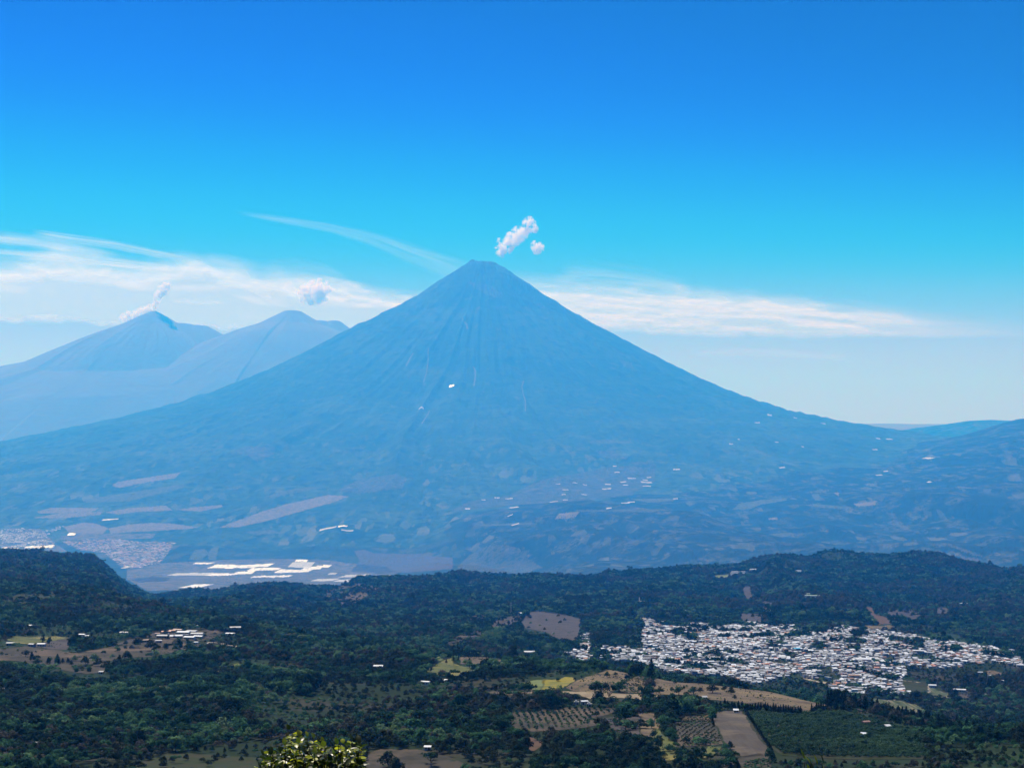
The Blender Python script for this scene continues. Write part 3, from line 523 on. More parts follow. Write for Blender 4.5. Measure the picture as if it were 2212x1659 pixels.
M_rust = leaf_mat('reddish_foliage', [(0, (.060, .042, .030)), (1, (.085, .060, .042))], zone=False)
M_bark = mat('bark', (.065, .05, .038), noise=((.03, .024, .018), 1.5, .4, .6))
def blob(n=1, rx=1, rz=1, seed=0, jit=.15):
    bm = bmesh.new(); bmesh.ops.create_icosphere(bm, subdivisions=n, radius=1); r = np.random.default_rng(seed)
    V = np.array([v.co[:] for v in bm.verts]); Fc = np.array([[v.index for v in f.verts] for f in bm.faces]); bm.free()
    V *= (1 + jit * (r.random((len(V), 1)) * 2 - 1)); V *= (rx, rx, rz); return V, np.concatenate([Fc, Fc[:, 2:3]], 1)
def leaves_on(c, rad, n, size, r, up=.35):
    """n leaf clump quads scattered through the outer shell of a lobe"""
    d = r.normal(size=(n, 3)); d[:, 2] = np.abs(d[:, 2]) * .9 + d[:, 2] * .25; d /= np.linalg.norm(d, axis=1)[:, None]
    P = np.asarray(c) + d * rad * (.72 + .36 * r.random((n, 1)))
    nn = d + r.normal(size=(n, 3)) * .3 + (0, 0, up); nn /= np.linalg.norm(nn, axis=1)[:, None]
    a = np.cross(nn, r.normal(size=(n, 3))); a /= np.linalg.norm(a, axis=1)[:, None]; b = np.cross(nn, a)
    s = size * (.6 + .8 * r.random((n, 1))); a *= s; b *= s * (.55 + .4 * r.random((n, 1)))
    V = np.stack([P - a, P - b, P + a, P + b], 1).reshape(-1, 3); return V, np.arange(4 * n).reshape(-1, 4)
def merge(parts):
    V, Q, o = [], [], 0
    for v, q in parts: V.append(v); Q.append(q + o); o += len(v)
    return np.concatenate(V), np.concatenate(Q)
def tube(pts, rads, k=6):
    V, Q = [], []
    for i, (p, r) in enumerate(zip(pts, rads)):
        d = np.array(pts[min(i + 1, len(pts) - 1)]) - np.array(pts[max(i - 1, 0)]); d = d / (np.linalg.norm(d) + 1e-9)
        a = np.cross(d, (.3, .9, .1)); a /= np.linalg.norm(a) + 1e-9; b = np.cross(d, a)
        for j in range(k): V.append(np.array(p) + r * (math.cos(j * 2 * math.pi / k) * a + math.sin(j * 2 * math.pi / k) * b))
    for i in range(len(pts) - 1):
        for j in range(k): Q.append([i * k + j, i * k + (j + 1) % k, (i + 1) * k + (j + 1) % k, (i + 1) * k + j])
    return np.array(V), np.array(Q)
def crown(kind, seed, dense=1.0):
    """unit tree: about 1 wide (radius .5 .. ) and 1 tall, base at 0"""
    r = np.random.default_rng(seed); parts = []
    if kind == 'broad':
        nl = r.integers(5, 9)
        for i in range(nl):
            a = r.random() * 6.28; q = r.random() ** .6 * .34 if i else 0; rad = (.20 + .12 * r.random()) * (1.15 if i == 0 else 1)
            c = (q * math.cos(a), q * math.sin(a), .58 + .22 * (r.random() - .4) - q * .75 + (.14 if i == 0 else 0)); v, f = blob(1, rad * .86, rad * .78, seed * 31 + i, .22); parts.append((v + c, f))
            parts.append(leaves_on(c, rad, int(46 * dense), .062, r))
    elif kind == 'flat':
        nl = r.integers(6, 10)
        for i in range(nl):
            a = r.random() * 6.28; q = r.random() ** .5 * .42; rad = .16 + .09 * r.random()
            c = (q * math.cos(a), q * math.sin(a), .72 + .1 * r.random() - q * .2); v, f = blob(1, rad * .9, rad * .55, seed * 17 + i, .25); parts.append((v + c, f))
            parts.append(leaves_on(c, rad, int(40 * dense), .058, r))
    elif kind == 'conifer':
        for i in range(8):
            z = .16 + i * .1; rad = .36 * (1 - i / 8.6) + .03
            for j in range(5 if i < 6 else 3):
                a = j * 1.2566 + i + r.random() * .6; q = rad * .45; c = (q * math.cos(a), q * math.sin(a), z + .03 * r.random())
                v, f = blob(1, rad * .5, rad * .42 + .03, seed * 13 + i * 7 + j, .3); parts.append((v + c, f)); parts.append(leaves_on(c, rad * .62, int(13 * dense), .05, r))
    elif kind == 'slender':
        for i in range(13):
            z = .25 + i * .058; a = r.random() * 6.28; q = .10 * r.random() + .1; rad = .18 + .1 * r.random(); c = (q * math.cos(a) * 1.3, q * math.sin(a) * 1.3, z)
            if i in (3, 7): continue
            v, f = blob(1, rad, rad * .26, seed * 13 + i, .3); parts.append((v + c, f)); v, f = leaves_on((0, 0, 0), rad * 1.15, int(26 * dense), .09, r); parts.append((v * (1, 1, .3) + c, f))
    elif kind == 'bush':
        for i in range(4):
            a = r.random() * 6.28; q = .24 * r.random(); rad = .25 + .1 * r.random(); c = (q * math.cos(a), q * math.sin(a), .42 + .2 * r.random() - q * .4)
            v, f = blob(1, rad * .9, rad * .95, seed * 19 + i, .25); parts.append((v + c, f)); parts.append(leaves_on(c, rad, int(20 * dense), .085, r))
    return merge(parts)
def trunk(kind, seed):
    r = np.random.default_rng(seed + 900); t = .018 if kind == 'slender' else .03; top = .5 if kind in ('broad', 'flat', 'bush') else .9
    parts = [tube([(0, 0, -.06), (.01, 0, top * .4), (.02 * r.normal(), .02 * r.normal(), top)], [t * 1.4, t, t * .45])]
    if kind in ('broad', 'flat'):
        for i in range(4):
            a = i * 1.57 + r.random(); parts.append(tube([(0, 0, .26 + .05 * i), (.14 * math.cos(a), .14 * math.sin(a), .45), (.26 * math.cos(a), .26 * math.sin(a), .62)], [t * .7, t * .5, t * .25], 5))
    return merge(parts)
MATOF = {'broad': M_leaf, 'flat': M_leaf, 'conifer': M_dark, 'slender': M_dark, 'bush': M_coffee}
PROTO = {}
def proto(kind, i, m=None):
    k = (kind, i, m)
    if k not in PROTO:
        V, Q = crown(kind, i * 7 + len(kind), 1.15); PROTO[k] = (np_mesh('crown', V, Q, m or MATOF[kind]), np_mesh('trunk', *trunk(kind, i), M_bark))
    return PROTO[k]
TREES = []
def tree(x, y, z, w, h, kind, label, group, name='tree', cat='tree', m=None, parts=True):
    cme, tme = proto(kind, random.randrange(6), m)
    if parts:
        o = bpy.data.objects.new(name, None); o.empty_display_size = .1; COL.objects.link(o)
        link('crown', cme, o); link('trunk', tme, o)
    else: o = link(name, cme)
    o.location = (x, y, z - .15); o.scale = (w, w * random.uniform(.9, 1.1), h); o.rotation_euler = (0, 0, random.random() * 6.28)
    tag(o, label, cat, group); TREES.append(o); return o
def instancer(name, P, scl, idx, protos, label, cat):
    """one object of kind stuff: points that carry plants"""
    c = bpy.data.collections.new(name + '_plants')
    for k, me in enumerate(protos): c.objects.link(bpy.data.objects.new('plant_%02d' % k, me))
    me = bpy.data.meshes.new(name); n = len(P); me.vertices.add(n); me.vertices.foreach_set('co', np.asarray(P, np.float32).ravel())
    a = me.attributes.new('scl', 'FLOAT_VECTOR', 'POINT'); a.data.foreach_set('vector', np.asarray(scl, np.float32).ravel())
    a = me.attributes.new('rot', 'FLOAT_VECTOR', 'POINT'); rr_ = np.zeros((n, 3), np.float32); rr_[:, 2] = RNG.random(n) * 6.283; rr_[:, :2] = RNG.normal(size=(n, 2)) * .08; a.data.foreach_set('vector', rr_.ravel())
    a = me.attributes.new('idx', 'INT', 'POINT'); a.data.foreach_set('value', np.asarray(idx, np.int32))
    o = link(name, me); g = bpy.data.node_groups.new(name, 'GeometryNodeTree')
    g.interface.new_socket('Geometry', in_out='INPUT', socket_type='NodeSocketGeometry'); g.interface.new_socket('Geometry', in_out='OUTPUT', socket_type='NodeSocketGeometry')
    gi = g.nodes.new('NodeGroupInput'); go = g.nodes.new('NodeGroupOutput'); ci = g.nodes.new('GeometryNodeCollectionInfo'); ip = g.nodes.new('GeometryNodeInstanceOnPoints')
    ci.inputs['Collection'].default_value = c; ci.inputs['Separate Children'].default_value = True; ci.inputs['Reset Children'].default_value = True; ip.inputs['Pick Instance'].default_value = True
    def attr(nm, ty):
        q = g.nodes.new('GeometryNodeInputNamedAttribute'); q.data_type = ty; q.inputs['Name'].default_value = nm; return next(s for s in q.outputs if s.enabled and s.name == 'Attribute')
    g.links.new(gi.outputs[0], ip.inputs['Points']); g.links.new(ci.outputs[0], ip.inputs['Instance']); g.links.new(attr('idx', 'INT'), ip.inputs['Instance Index'])
    g.links.new(attr('scl', 'FLOAT_VECTOR'), ip.inputs['Scale']); g.links.new(attr('rot', 'FLOAT_VECTOR'), ip.inputs['Rotation']); g.links.new(ip.outputs[0], go.inputs[0])
    md = o.modifiers.new('plants', 'NODES'); md.node_group = g
    return tag(o, label, cat, kind='stuff')

# ------------------------------------------------------------------ where the town stands
TOWN = fr('C3', [(385,905),(520,875),(535,800),(575,795),(585,870),(640,885),(690,850),(800,870),(900,870),(930,800),(905,760),(940,735),(880,690),(900,672),(1000,710),(1120,720),(1150,735),(1300,728),(1480,735),(1640,720),(1790,730)]) + \
       fr('C4', [(160,715),(270,700),(340,760),(430,740),(480,715),(560,690),(640,740),(900,742),(1050,722),(1200,735),(1310,790),(1440,838),(1560,850),(1690,905),(1745,960),(1745,1000),(1560,975),(1440,990),(1200,1012),(1050,1000),(940,1005),(965,1060),(920,1095),(985,1165),(1030,1222),(990,1215),(800,1195),(660,1185),(560,1165),(480,1150),(460,1140),(520,1095),(380,1080),(200,1060),(60,1100)]) + \
       fr('C3', [(1640,1110),(1480,1065),(1300,1055),(1100,1030),(1000,1000),(800,965),(640,955),(540,965),(430,925)])
HOLES = [fr('C4', q) for q in ([(400,1015),(530,1030),(540,1090),(400,1080)], [(590,770),(700,740),(710,800),(610,810)], [(1265,860),(1310,860),(1320,910),(1270,910)], [(270,730),(470,735),(440,770),(300,770)], [(640,820),(700,820),(690,850),(640,845)], [(830,930),(900,930),(890,970),(830,960)])] + \
        [fr('C3', q) for q in ([(590,890),(640,895),(640,930),(590,930)], [(700,800),(900,790),(920,850),(760,850)], [(840,840),(930,840),(930,880),(860,885)], [(1120,760),(1200,750),(1200,800),(1130,800)], [(1200,780),(1280,790),(1290,830),(1210,830)])]
TOWN_SPUR = fr('C3', [(660,775),(760,775),(790,800),(700,800)])
_c = np.array(TOWN).mean(0); TOWN = [(x, _c[1] + (y - _c[1]) * (1.07 if y < _c[1] else 1.0)) for x, y in TOWN]
def in_town(px, py):
    m = pip(px, py, TOWN)
    for h in HOLES: m &= ~pip(px, py, h)
    return m
def void(x, y): return fbm(x / 42, y / 55, 3, 91)

# ------------------------------------------------------------------ buildings
WALLC = {'white': (.62, .60, .57), 'grey': (.27, .27, .27), 'cream': (.50, .44, .33), 'pink': (.50, .28, .24), 'blue': (.10, .30, .45), 'ochre': (.42, .28, .13)}
ROOFC = {'white': (.43, .47, .53), 'pale grey': (.22, .24, .27), 'dark grey': (.09, .095, .105), 'rust brown': (.20, .115, .085), 'terracotta': (.34, .15, .09), 'bright blue': (.05, .38, .62), 'pale green': (.38, .46, .36)}
M_wall = {k: mat('plaster_' + k, c, .85, noise=((c[0] * .7, c[1] * .7, c[2] * .68), .35, .5, .75)) for k, c in WALLC.items()}
M_roof = {k: mat('roof_' + k.replace(' ', '_'), c, .55, noise=((c[0] * .72, c[1] * .70, c[2] * .68), .22, .48, .7), spec=.4) for k, c in ROOFC.items()}
M_open = mat('dark_opening', (.025, .027, .032), .4)
M_wood = mat('brown_door', (.09, .05, .03), .6)
def box(x0, x1, y0, y1, z0, z1):
    V = np.array([(x, y, z) for x in (x0, x1) for y in (y0, y1) for z in (z0, z1)], float)
    return V, np.array([(0, 1, 3, 2), (4, 6, 7, 5), (0, 4, 5, 1), (2, 3, 7, 6), (0, 2, 6, 4), (1, 5, 7, 3)])
def house_parts(w, d, h, roof, rise=1.1, seed=0):
    """lists of (V, Q) for wall, roof, door and windows; front towards -y"""
    a, b = w / 2, d / 2; wall = [box(-a, a, -b, b, -2.5, h)]; rf = []; e = .45
    if roof == 'gable':
        V = np.array([(-a - e, -b - e, h - .1), (a + e, -b - e, h - .1), (a + e, 0, h + rise), (-a - e, 0, h + rise), (-a - e, b + e, h - .1), (a + e, b + e, h - .1)])
        V = np.concatenate([V, V + (0, 0, .18)]); q = [(0, 3, 2, 1), (3, 4, 5, 2), (6, 7, 8, 9), (9, 8, 11, 10), (0, 1, 7, 6), (4, 10, 11, 5), (0, 6, 9, 3), (3, 9, 10, 4), (1, 2, 8, 7), (2, 5, 11, 8)]
        rf.append((V, np.array(q))); G = np.array([(-a, -b, h), (-a, b, h), (-a, 0, h + rise * .93), (-a, 0, h + rise * .93), (a, -b, h), (a, b, h), (a, 0, h + rise * .93), (a, 0, h + rise * .93)]); wall.append((G, np.array([(0, 2, 1, 1), (4, 5, 6, 6)])))
    elif roof == 'shed':
        V = np.array([(-a - e, -b - e, h - .05), (a + e, -b - e, h - .05), (a + e, b + e, h + rise), (-a - e, b + e, h + rise)]); V = np.concatenate([V, V + (0, 0, .16)])
        rf.append((V, np.array([(0, 3, 2, 1), (4, 5, 6, 7), (0, 1, 5, 4), (1, 2, 6, 5), (2, 3, 7, 6), (3, 0, 4, 7)]))); wall.append(box(-a + .02, a - .02, b - .3, b - .02, h, h + rise * .9))
    else:
        p = .25; rf.append(box(-a + p, a - p, -b + p, b - p, h - .05, h + .06))
        for q in ((-a, a, -b, -b + p), (-a, a, b - p, b), (-a, -a + p, -b + p, b - p), (a - p, a, -b + p, b - p)): wall.append(box(*q, h, h + .55))
        rf.append(box(-a * .6, -a * .6 + 1.4, b * .2, b * .2 + 1.4, h + .06, h + 1.5))
    n = max(int(w / 3.2), 2); xs = np.linspace(-a, a, n + 1); xs = (xs[:-1] + xs[1:]) / 2; di = (seed * 7) % n
    door = box(xs[di] - .55, xs[di] + .55, -b - .05, -b + .1, 0, 2.1); win = [box(x - .6, x + .6, -b - .04, -b + .1, 1.0, 2.1) for i, x in enumerate(xs) if i != di]
    if h > 4.4: win += [box(x - .6, x + .6, -b - .04, -b + .1, 3.8, 4.9) for x in xs]
    return wall, rf, door, win
def house_mesh(w, d, h, roof, wc, rc, seed=0):
    wall, rf, door, win = house_parts(w, d, h, roof, 0.12 * d, seed); parts = wall + rf + [door] + win; mi = np.concatenate([np.full(len(q), k) for lst, k in ((wall, 0), (rf, 1), ([door], 2), (win, 2)) for v, q in lst])
    V, Q = merge(parts); return V, Q, mi, [M_wall[wc], M_roof[rc], M_open]
def building(px, py, wpx, label, frm='P', roof='gable', wc='white', rc='white', dep=.8, h=3.2, name='house', cat='house', group=None, rot=None, dmax=1e9, minw=5):
    """a single building with its parts"""
    s = FR[frm][2]; (px, py), = fr(frm, [(px, py)]); x, y, z = hit(px, py, dmax); w = max(wpx * s / F * y, minw); d = max(w * dep, 4.5)
    o = bpy.data.objects.new(name, None); COL.objects.link(o); o.location = (x, y + d / 2, min(z, float(gz(x, y + d / 2))) + .3); o.rotation_euler = (0, 0, rot if rot is not None else random.uniform(-.35, .35)); tag(o, label, cat, group)
    h = min(h * max(1, y / 3000), max(w * .5, 1.6)); wall, rf, door, win = house_parts(w, d, h, roof, .13 * d, int(px))
    link('wall', np_mesh('wall', *merge(wall), M_wall[wc]), o); link('roof', np_mesh('roof', *merge(rf), M_roof[rc]), o); link('door', np_mesh('door', *door, M_wood), o)
    for v, q in win[:8]: link('window', np_mesh('window', v, q, M_open), o)
    BUILT.append((x, y + d / 2, max(w, d) * .75)); return o
BUILT = []
WH, GY, DG, RU, TE = 'white', 'pale grey', 'dark grey', 'rust brown', 'terracotta'
for a in [
 (880,1020,58,'large white two storey house beside the planted rows in the woods','C2','gable',WH,WH,.7,5.6),
 (800,1066,66,'long low white roofed shed below the planted rows in the woods','C2','gable',WH,WH,.35),
 (712,1064,24,'small white hut at the left end of the long low shed','C2','gable',WH,WH),
 (1190,1114,56,'long white shed in the woods below the yellow green meadow','C2','gable',WH,WH,.4),
 (1329,1095,18,'tiny white hut right of the long white shed below the meadow','C2','gable',WH,WH),
 (1205,1543,22,'tiny white roofed hut at the edge of the bare ground at the bottom','C2','gable',WH,WH),
 (1128,662,88,'white house with a broad roof above the planted rows of young trees','D1','gable',WH,WH,.6),
 (1197,690,42,'small white annexe right of the house above the young trees','D1','flat',WH,WH),
 (1022,662,24,'white water tank hut left of the house above the young trees','D1','flat',WH,WH),
 (1592,675,56,'pale grey house among the trees right of the planted rows','D1','gable','grey',GY),
 (488,545,80,'white house in the tree belt under the long dry hillside','D2','gable',WH,WH,.6),
 (635,505,40,'small pale grey shed right of the white house under the dry hillside','D2','shed','grey',GY),
 (1000,660,14,'tiny white hut at the top of the ploughed field','D2','shed',WH,WH),
 (705,1380,46,'low house with a pinkish roof in the coffee plantation','C4','gable','pink',RU,.6),
 (692,1455,14,'tiny white hut in the middle of the coffee plantation','C4','shed',WH,WH),
 (852,1401,12,'tiny white hut beside the dark trees of the coffee plantation','C4','shed',WH,WH),
 (1142,1132,48,'white farmhouse in the green fields right of the town','C4','gable',WH,WH,.7,4),
 (1320,1158,80,'long white farm shed at the striped fields right of the town','C4','gable',WH,WH,.4),
 (1475,1188,42,'white shed in the woods right of the long farm shed','C4','gable',WH,WH,.5),
 (1095,1195,18,'tiny white hut below the white farmhouse','C4','shed',WH,WH),
 (1165,1258,44,'pale grey roofed house in the trees below the farm','C4','gable','grey',GY,.6),
 (1718,995,44,'white house at the right edge of the view beside the town','C4','gable',WH,WH,.6),
 (1590,1098,34,'small white house on the lane right of the town','C4','gable',WH,WH,.6),
 (1520,1064,34,'white roofed house beside the small dry field','C4','gable',WH,WH,.6),
 (1455,1042,30,'white roofed house left of the small dry field','C4','gable',WH,WH,.6),
 (262,378,36,'white house high on the wooded hill above the town','C4','gable',WH,WH,.6),
 (208,388,16,'tiny white hut left of the white house high on the hill','C4','shed',WH,WH),
 (238,412,20,'small pale hut below the white house high on the hill','C4','gable','cream',GY),
 (365,548,120,'long pale green building with terraces on the wooded hill','C4','flat','cream','pale green',.3,5.5),
 (302,588,28,'small cream house below the long pale green building','C4','gable','cream',GY),
 (325,528,40,'small pale block at the left end of the long pale green building','C4','flat','cream','pale green'),
 (1340,592,64,'long white shed high on the right of the wooded hill','C4','gable',WH,WH,.4),
 (1652,367,40,'white shed on the crest of the wooded hill','C3','gable',WH,WH,.5),
 (1555,382,88,'upper of three long white sheds on the crest','C3','gable',WH,WH,.12),
 (1550,391,92,'middle of three long white sheds on the crest','C3','gable',WH,WH,.12),
 (1548,401,90,'lower of three long white sheds on the crest','C3','gable',WH,WH,.12),
 (1230,637,58,'long white roofed school block above the town','C3','gable',WH,WH,.3),
 (1200,652,50,'low pale roofed block in front of the long school block','C3','gable','grey',GY,.4),
 (105,655,54,'pale house on the bare violet slope left of the town','C3','gable','cream',WH,.6),
 (180,912,62,'pink walled house at the woods edge left of the town','C3','gable','pink',WH,.6,4),
 (206,905,22,'small pale green house right of the pink walled house','C3','gable','cream','pale green'),
 (826,492,14,'tiny white hut on the wooded hill above the shrine','C3','shed',WH,WH),
 (534,797,44,'white house with a broad roof at the top of the brown clearing','C1','gable',WH,WH,.6),
 (567,804,24,'small white house right of the broad roofed one at the clearing','C1','gable',WH,WH),
 (205,738,46,'low pale roofed shed in the woods at the left','C1','gable','grey',WH,.5),
 (812,785,56,'pale grey house left of the farm village','C1','gable','grey',GY,.6),
 (1540,758,70,'large grey roofed barn at the right of the farm village','C1','gable','grey',GY,.6,5),
 (1510,790,60,'low white roofed shed under the large grey barn','C1','gable',WH,WH,.5),
 (268,862,50,'white house at the left side of the brown clearing','C1','gable',WH,WH,.6),
 (205,864,38,'small grey house left of the white one at the brown clearing','C1','gable','grey',GY),
 (65,856,50,'low pale house at the far left of the brown clearing','C1','gable','grey',GY,.6),
 (10,1158,34,'white house cut by the left edge of the picture','C1','gable',WH,WH,.7),
 (1083,1155,18,'round topped white hut at the right end of the row in the left woods','C1','flat',WH,WH),
 (1066,1150,14,'second white hut from the right in the row in the left woods','C1','flat',WH,WH),
 (1046,1148,14,'third white hut from the right in the row in the left woods','C1','flat',WH,WH),
 (1025,1150,12,'leftmost tiny hut of the row in the left woods','C1','flat','grey',GY),
 (272,1450,14,'tiny white hut in the lower left woods','C1','shed',WH,WH),
 (245,1520,14,'tiny white hut nearest the lower left corner','C1','shed',WH,WH),
 (1285,846,24,'small white hut on the plot right of the village','C1','gable',WH,WH),
 (1038,838,40,'low grey house in front of the farm village','C1','gable','grey',GY,.6),
 (950,835,46,'low dull roofed house left in front of the farm village','C1','gable','grey',RU,.5),
 (660,1042,26,'small pale hut at the lower edge of the brown clearing','C1','shed','grey',GY),
 (207,480,14,'tiny white hut on the dark green hilltop','C1','shed',WH,WH),
 (1298,738,22,'tiny white hut behind the farm village','C1','shed',WH,WH),
]:
    fm = a[4]; building(a[0], a[1], a[2], a[3], fm, *a[5:], dmax={'C1': LF + 900, 'D1': NR, 'D2': NR}.get(fm, 1e9), minw=4)
for k, (px, py, w, roof, rc, pos) in enumerate([(1062,800,70,'gable',GY,'at the left end'),(1085,772,60,'gable',TE,'with a terracotta roof at the back left'),(1130,765,40,'gable',TE,'with a narrow terracotta roof at the back'),(1150,800,80,'gable',WH,'with the wide white roof in the middle'),(1165,760,60,'gable',RU,'with a rust brown roof at the back'),(1200,775,80,'gable',WH,'with a long white roof behind the middle'),(1215,792,50,'flat',WH,'with a flat white roof in the middle'),(1240,808,70,'gable',WH,'at the front of the right half'),(1250,770,70,'shed',GY,'with a sloping grey roof at the back right'),(1290,785,80,'gable',GY,'with a long grey roof at the right'),(1300,803,60,'gable',WH,'with a white roof at the front right'),(1110,790,36,'flat',WH,'small and square left of the middle'),(1030,785,30,'shed',RU,'small and brown at the far left')]):
    building(px, py + 6, w, f'farm village house {pos} of the group', 'C1', roof, random.choice(['white', 'cream', 'grey']), rc, .55, group='houses of the farm village', dmax=LF + 500)
# the hilltop shrine: a tall white tower over a terraced pink base
def shrine():
    (px, py), = fr('D5', [(1150, 300)]); x, y, z = hit(px, py); k = y / F * .1588; hs_ = y / 3900
    o = bpy.data.objects.new('hilltop_shrine', None); COL.objects.link(o); o.location = (x, y, z + 5); tag(o, 'hilltop shrine with a tall slim white tower and a terracotta terrace', 'shrine')
    def P(nm, parts, m): V, Q = merge(parts); return link(nm, np_mesh(nm, V * (1, hs_, hs_), Q, m), o)
    P('terrace', [box(-80 * k, 60 * k, -14, -2, -9, .4), box(-40 * k, 70 * k, -22, -14.01, -12, -4)], mat('terrace_wall', (.48, .25, .15), .9))
    P('balustrade', [box(-82 * k, 62 * k, -14.5, -14.02, .4, 2.0), box(-42 * k, 72 * k, -22.5, -22.02, -4, -2.6)], M_wall['white'])
    P('hall', [box(0, 60 * k, 0, 10, -4, 4.5)], M_wall['cream']); P('roof', [box(-6 * k, 64 * k, -1, 11, 4.5, 5.2)], M_roof['white'])
    pr_ = [(0, 2.6, 0), (0, 2.4, 5), (0, 1.9, 5.2), (0, 1.7, 11.5), (0, 2.1, 11.8), (0, 1.6, 13), (0, .9, 14.4), (0, .15, 15.6)]
    V = np.array([(r * math.cos(i * math.pi / 5), r * math.sin(i * math.pi / 5), zz) for _, r, zz in pr_ for i in range(10)]); Q = np.array([(j * 10 + i, j * 10 + (i + 1) % 10, j * 10 + 10 + (i + 1) % 10, j * 10 + 10 + i) for j in range(len(pr_) - 1) for i in range(10)])
    t = P('tower', [(V + (0, 4, 0), Q)], M_wall['white']); t.location = (-8 * k, 0, 0)
    BUILT.append((x, y, 75))
shrine()
# masts and poles
M_steel = mat('pale_steel', (.42, .43, .44), .5)
def lattice(px, py, hpx, frm, label, name, cat, width=3.2):
    s = FR[frm][2]; (px, py), = fr(frm, [(px, py)]); x, y, z = hit(px, py); hh = hpx * s / F * y
    o = bpy.data.objects.new(name, None); COL.objects.link(o); o.location = (x, y, z); tag(o, label, cat); leg, br = [], []
    for sx in (-1, 1):
        for sy in (-1, 1): leg.append(tube([(sx * width, sy * width, -1), (sx * width * .18, sy * width * .18, hh)], [.22, .16], 4))
    n = 8
    for i in range(n):
        f0, f1 = i / n, (i + 1) / n; w0 = width * (1 - .82 * f0); w1 = width * (1 - .82 * f1)
        for a, b in (((-1, -1), (1, -1)), ((1, -1), (1, 1)), ((1, 1), (-1, 1)), ((-1, 1), (-1, -1))): br.append(tube([(a[0] * w0, a[1] * w0, f0 * hh), (b[0] * w1, b[1] * w1, f1 * hh)], [.10, .10], 4)); br.append(tube([(a[0] * w1, a[1] * w1, f1 * hh), (b[0] * w1, b[1] * w1, f1 * hh)], [.1, .1], 4))
    link('legs', np_mesh('legs', *merge(leg), M_steel), o); link('bracing', np_mesh('bracing', *merge(br), M_steel), o)
    link('crossarm', np_mesh('crossarm', *merge([tube([(-width * 1.5, 0, hh * f), (width * 1.5, 0, hh * f)], [.2, .2], 4) for f in (.78, .9)]), M_steel), o); BUILT.append((x, y, 6))
lattice(1705, 400, 215, 'D4', 'pale lattice mast on the wooded hill left of the bare violet slope', 'lattice_mast', 'mast')
def pole(px, py, hpx, frm, label, dmax=1e9):
    s = FR[frm][2]; (px, py), = fr(frm, [(px, py)]); x, y, z = hit(px, py, dmax); hh = hpx * s / F * y
    o = link('utility_pole', np_mesh('utility_pole', *merge([tube([(0, 0, -1), (0, 0, hh)], [.22, .15], 6), tube([(-1.2, 0, hh * .92), (1.2, 0, hh * .92)], [.1, .1], 4), tube([(-.9, 0, hh * .85), (.9, 0, hh * .85)], [.08, .08], 4)]), M_steel)); o.location = (x, y, z); tag(o, label, 'pole', 'poles')
pole(1025, 312, 78, 'D2', 'pale pole on the crest of the dry hillside before the town', NR + 50)
pole(540, 895, 110, 'D6', 'tall pole in the dark grove inside the town')
pole(1924, 260, 90, 'D1', 'pole beside the dark clump on the crest of the tan hill', NR)
def summit_mast(px, label, hgt):
    j = int(np.searchsorted(TC, tanx(px))); i = int(np.argmax(np.where((DR > 48000) & (DR < 64000), SL[:, j], -9))); x, y, z = TC[j] * DR[i], DR[i], H[i, j]
    o = link('antenna_mast', np_mesh('antenna_mast', *merge([tube([(0, 0, -2), (0, 0, hgt)], [4.5, 2.5], 5), tube([(-4, 0, hgt * .8), (4, 0, hgt * .8)], [.8, .8], 4), box(6, 14, -3, 3, -2, 5)]), M_steel)); o.location = (x, y, z); tag(o, label, 'antenna', 'antenna masts on the summit')
summit_mast(1024, 'tallest antenna mast on the left rim of the volcano summit', 95); summit_mast(1011, 'short antenna mast left of the tallest one on the summit', 45); summit_mast(1038, 'short antenna mast right of the tallest one on the summit', 38)

# the town: houses on a loose street grid
ax, ay, az = hit(1620, 1425); ang = R(7)
A, B = np.meshgrid(np.arange(-90, 91), np.arange(-64, 110)); su, sv = 9.8, 13.6
u = A * su + np.floor(A / 7) * 4.5 + RNG.normal(size=A.shape) * 1.5; v = B * sv + np.floor(B / 3) * 4 + RNG.normal(size=A.shape) * 1.8; u = u + v * -.35
hx = (ax + u * math.cos(ang) - v * math.sin(ang)).ravel(); hy = (ay + u * math.sin(ang) + v * math.cos(ang)).ravel(); k = (hy > 2050) & (hy < 6500); hx, hy = hx[k], hy[k]; hz = gz(hx, hy); hpx, hpy = project(hx, hy, hz)
k = in_town(hpx, hpy) & (void(hx, hy) < .27) & (RNG.random(len(hx)) > .07) & (hpx < 2225) & ((hpx > 1440) | (hpy > 1375) | (RNG.random(len(hx)) < .42))
k &= np.array([all((a - q[0]) ** 2 + (b - q[1]) ** 2 > (q[2] + 7) ** 2 for q in BUILT) for a, b in zip(hx, hy)])
hx, hy, hz, hpx, hpy = (q[k] for q in (hx, hy, hz, hpx, hpy)); n = len(hx)
hw = RNG.uniform(5.8, 9.6, n); hd = RNG.uniform(6.5, 11, n); big = RNG.random(n) < .05; hw = np.where(big, hw * 1.6, hw); hh = np.where(RNG.random(n) < .25, 5.6, 3.1); hr = ang + RNG.normal(size=n) * .12 + np.where(RNG.random(n) < .25, math.pi / 2, 0)
rank = np.argsort(-np.sqrt(hw * hd) / hy); ind = set(rank[:300 - 0].tolist())
HP = []; combos = [('gable', 'white', 'white')] * 5 + [('shed', 'white', 'white')] * 3 + [('flat', 'white', 'white')] * 3 + [('gable', 'cream', 'pale grey')] * 6 + [('flat', 'grey', 'pale grey')] * 2 + [('shed', 'grey', 'pale grey')] * 2 + [('gable', 'ochre', 'rust brown'), ('gable', 'white', 'terracotta'), ('gable', 'blue', 'white'), ('flat', 'pink', 'white'), ('gable', 'grey', 'dark grey'), ('shed', 'cream', 'dark grey'), ('flat', 'grey', 'dark grey'), ('gable', 'white', 'dark grey')]
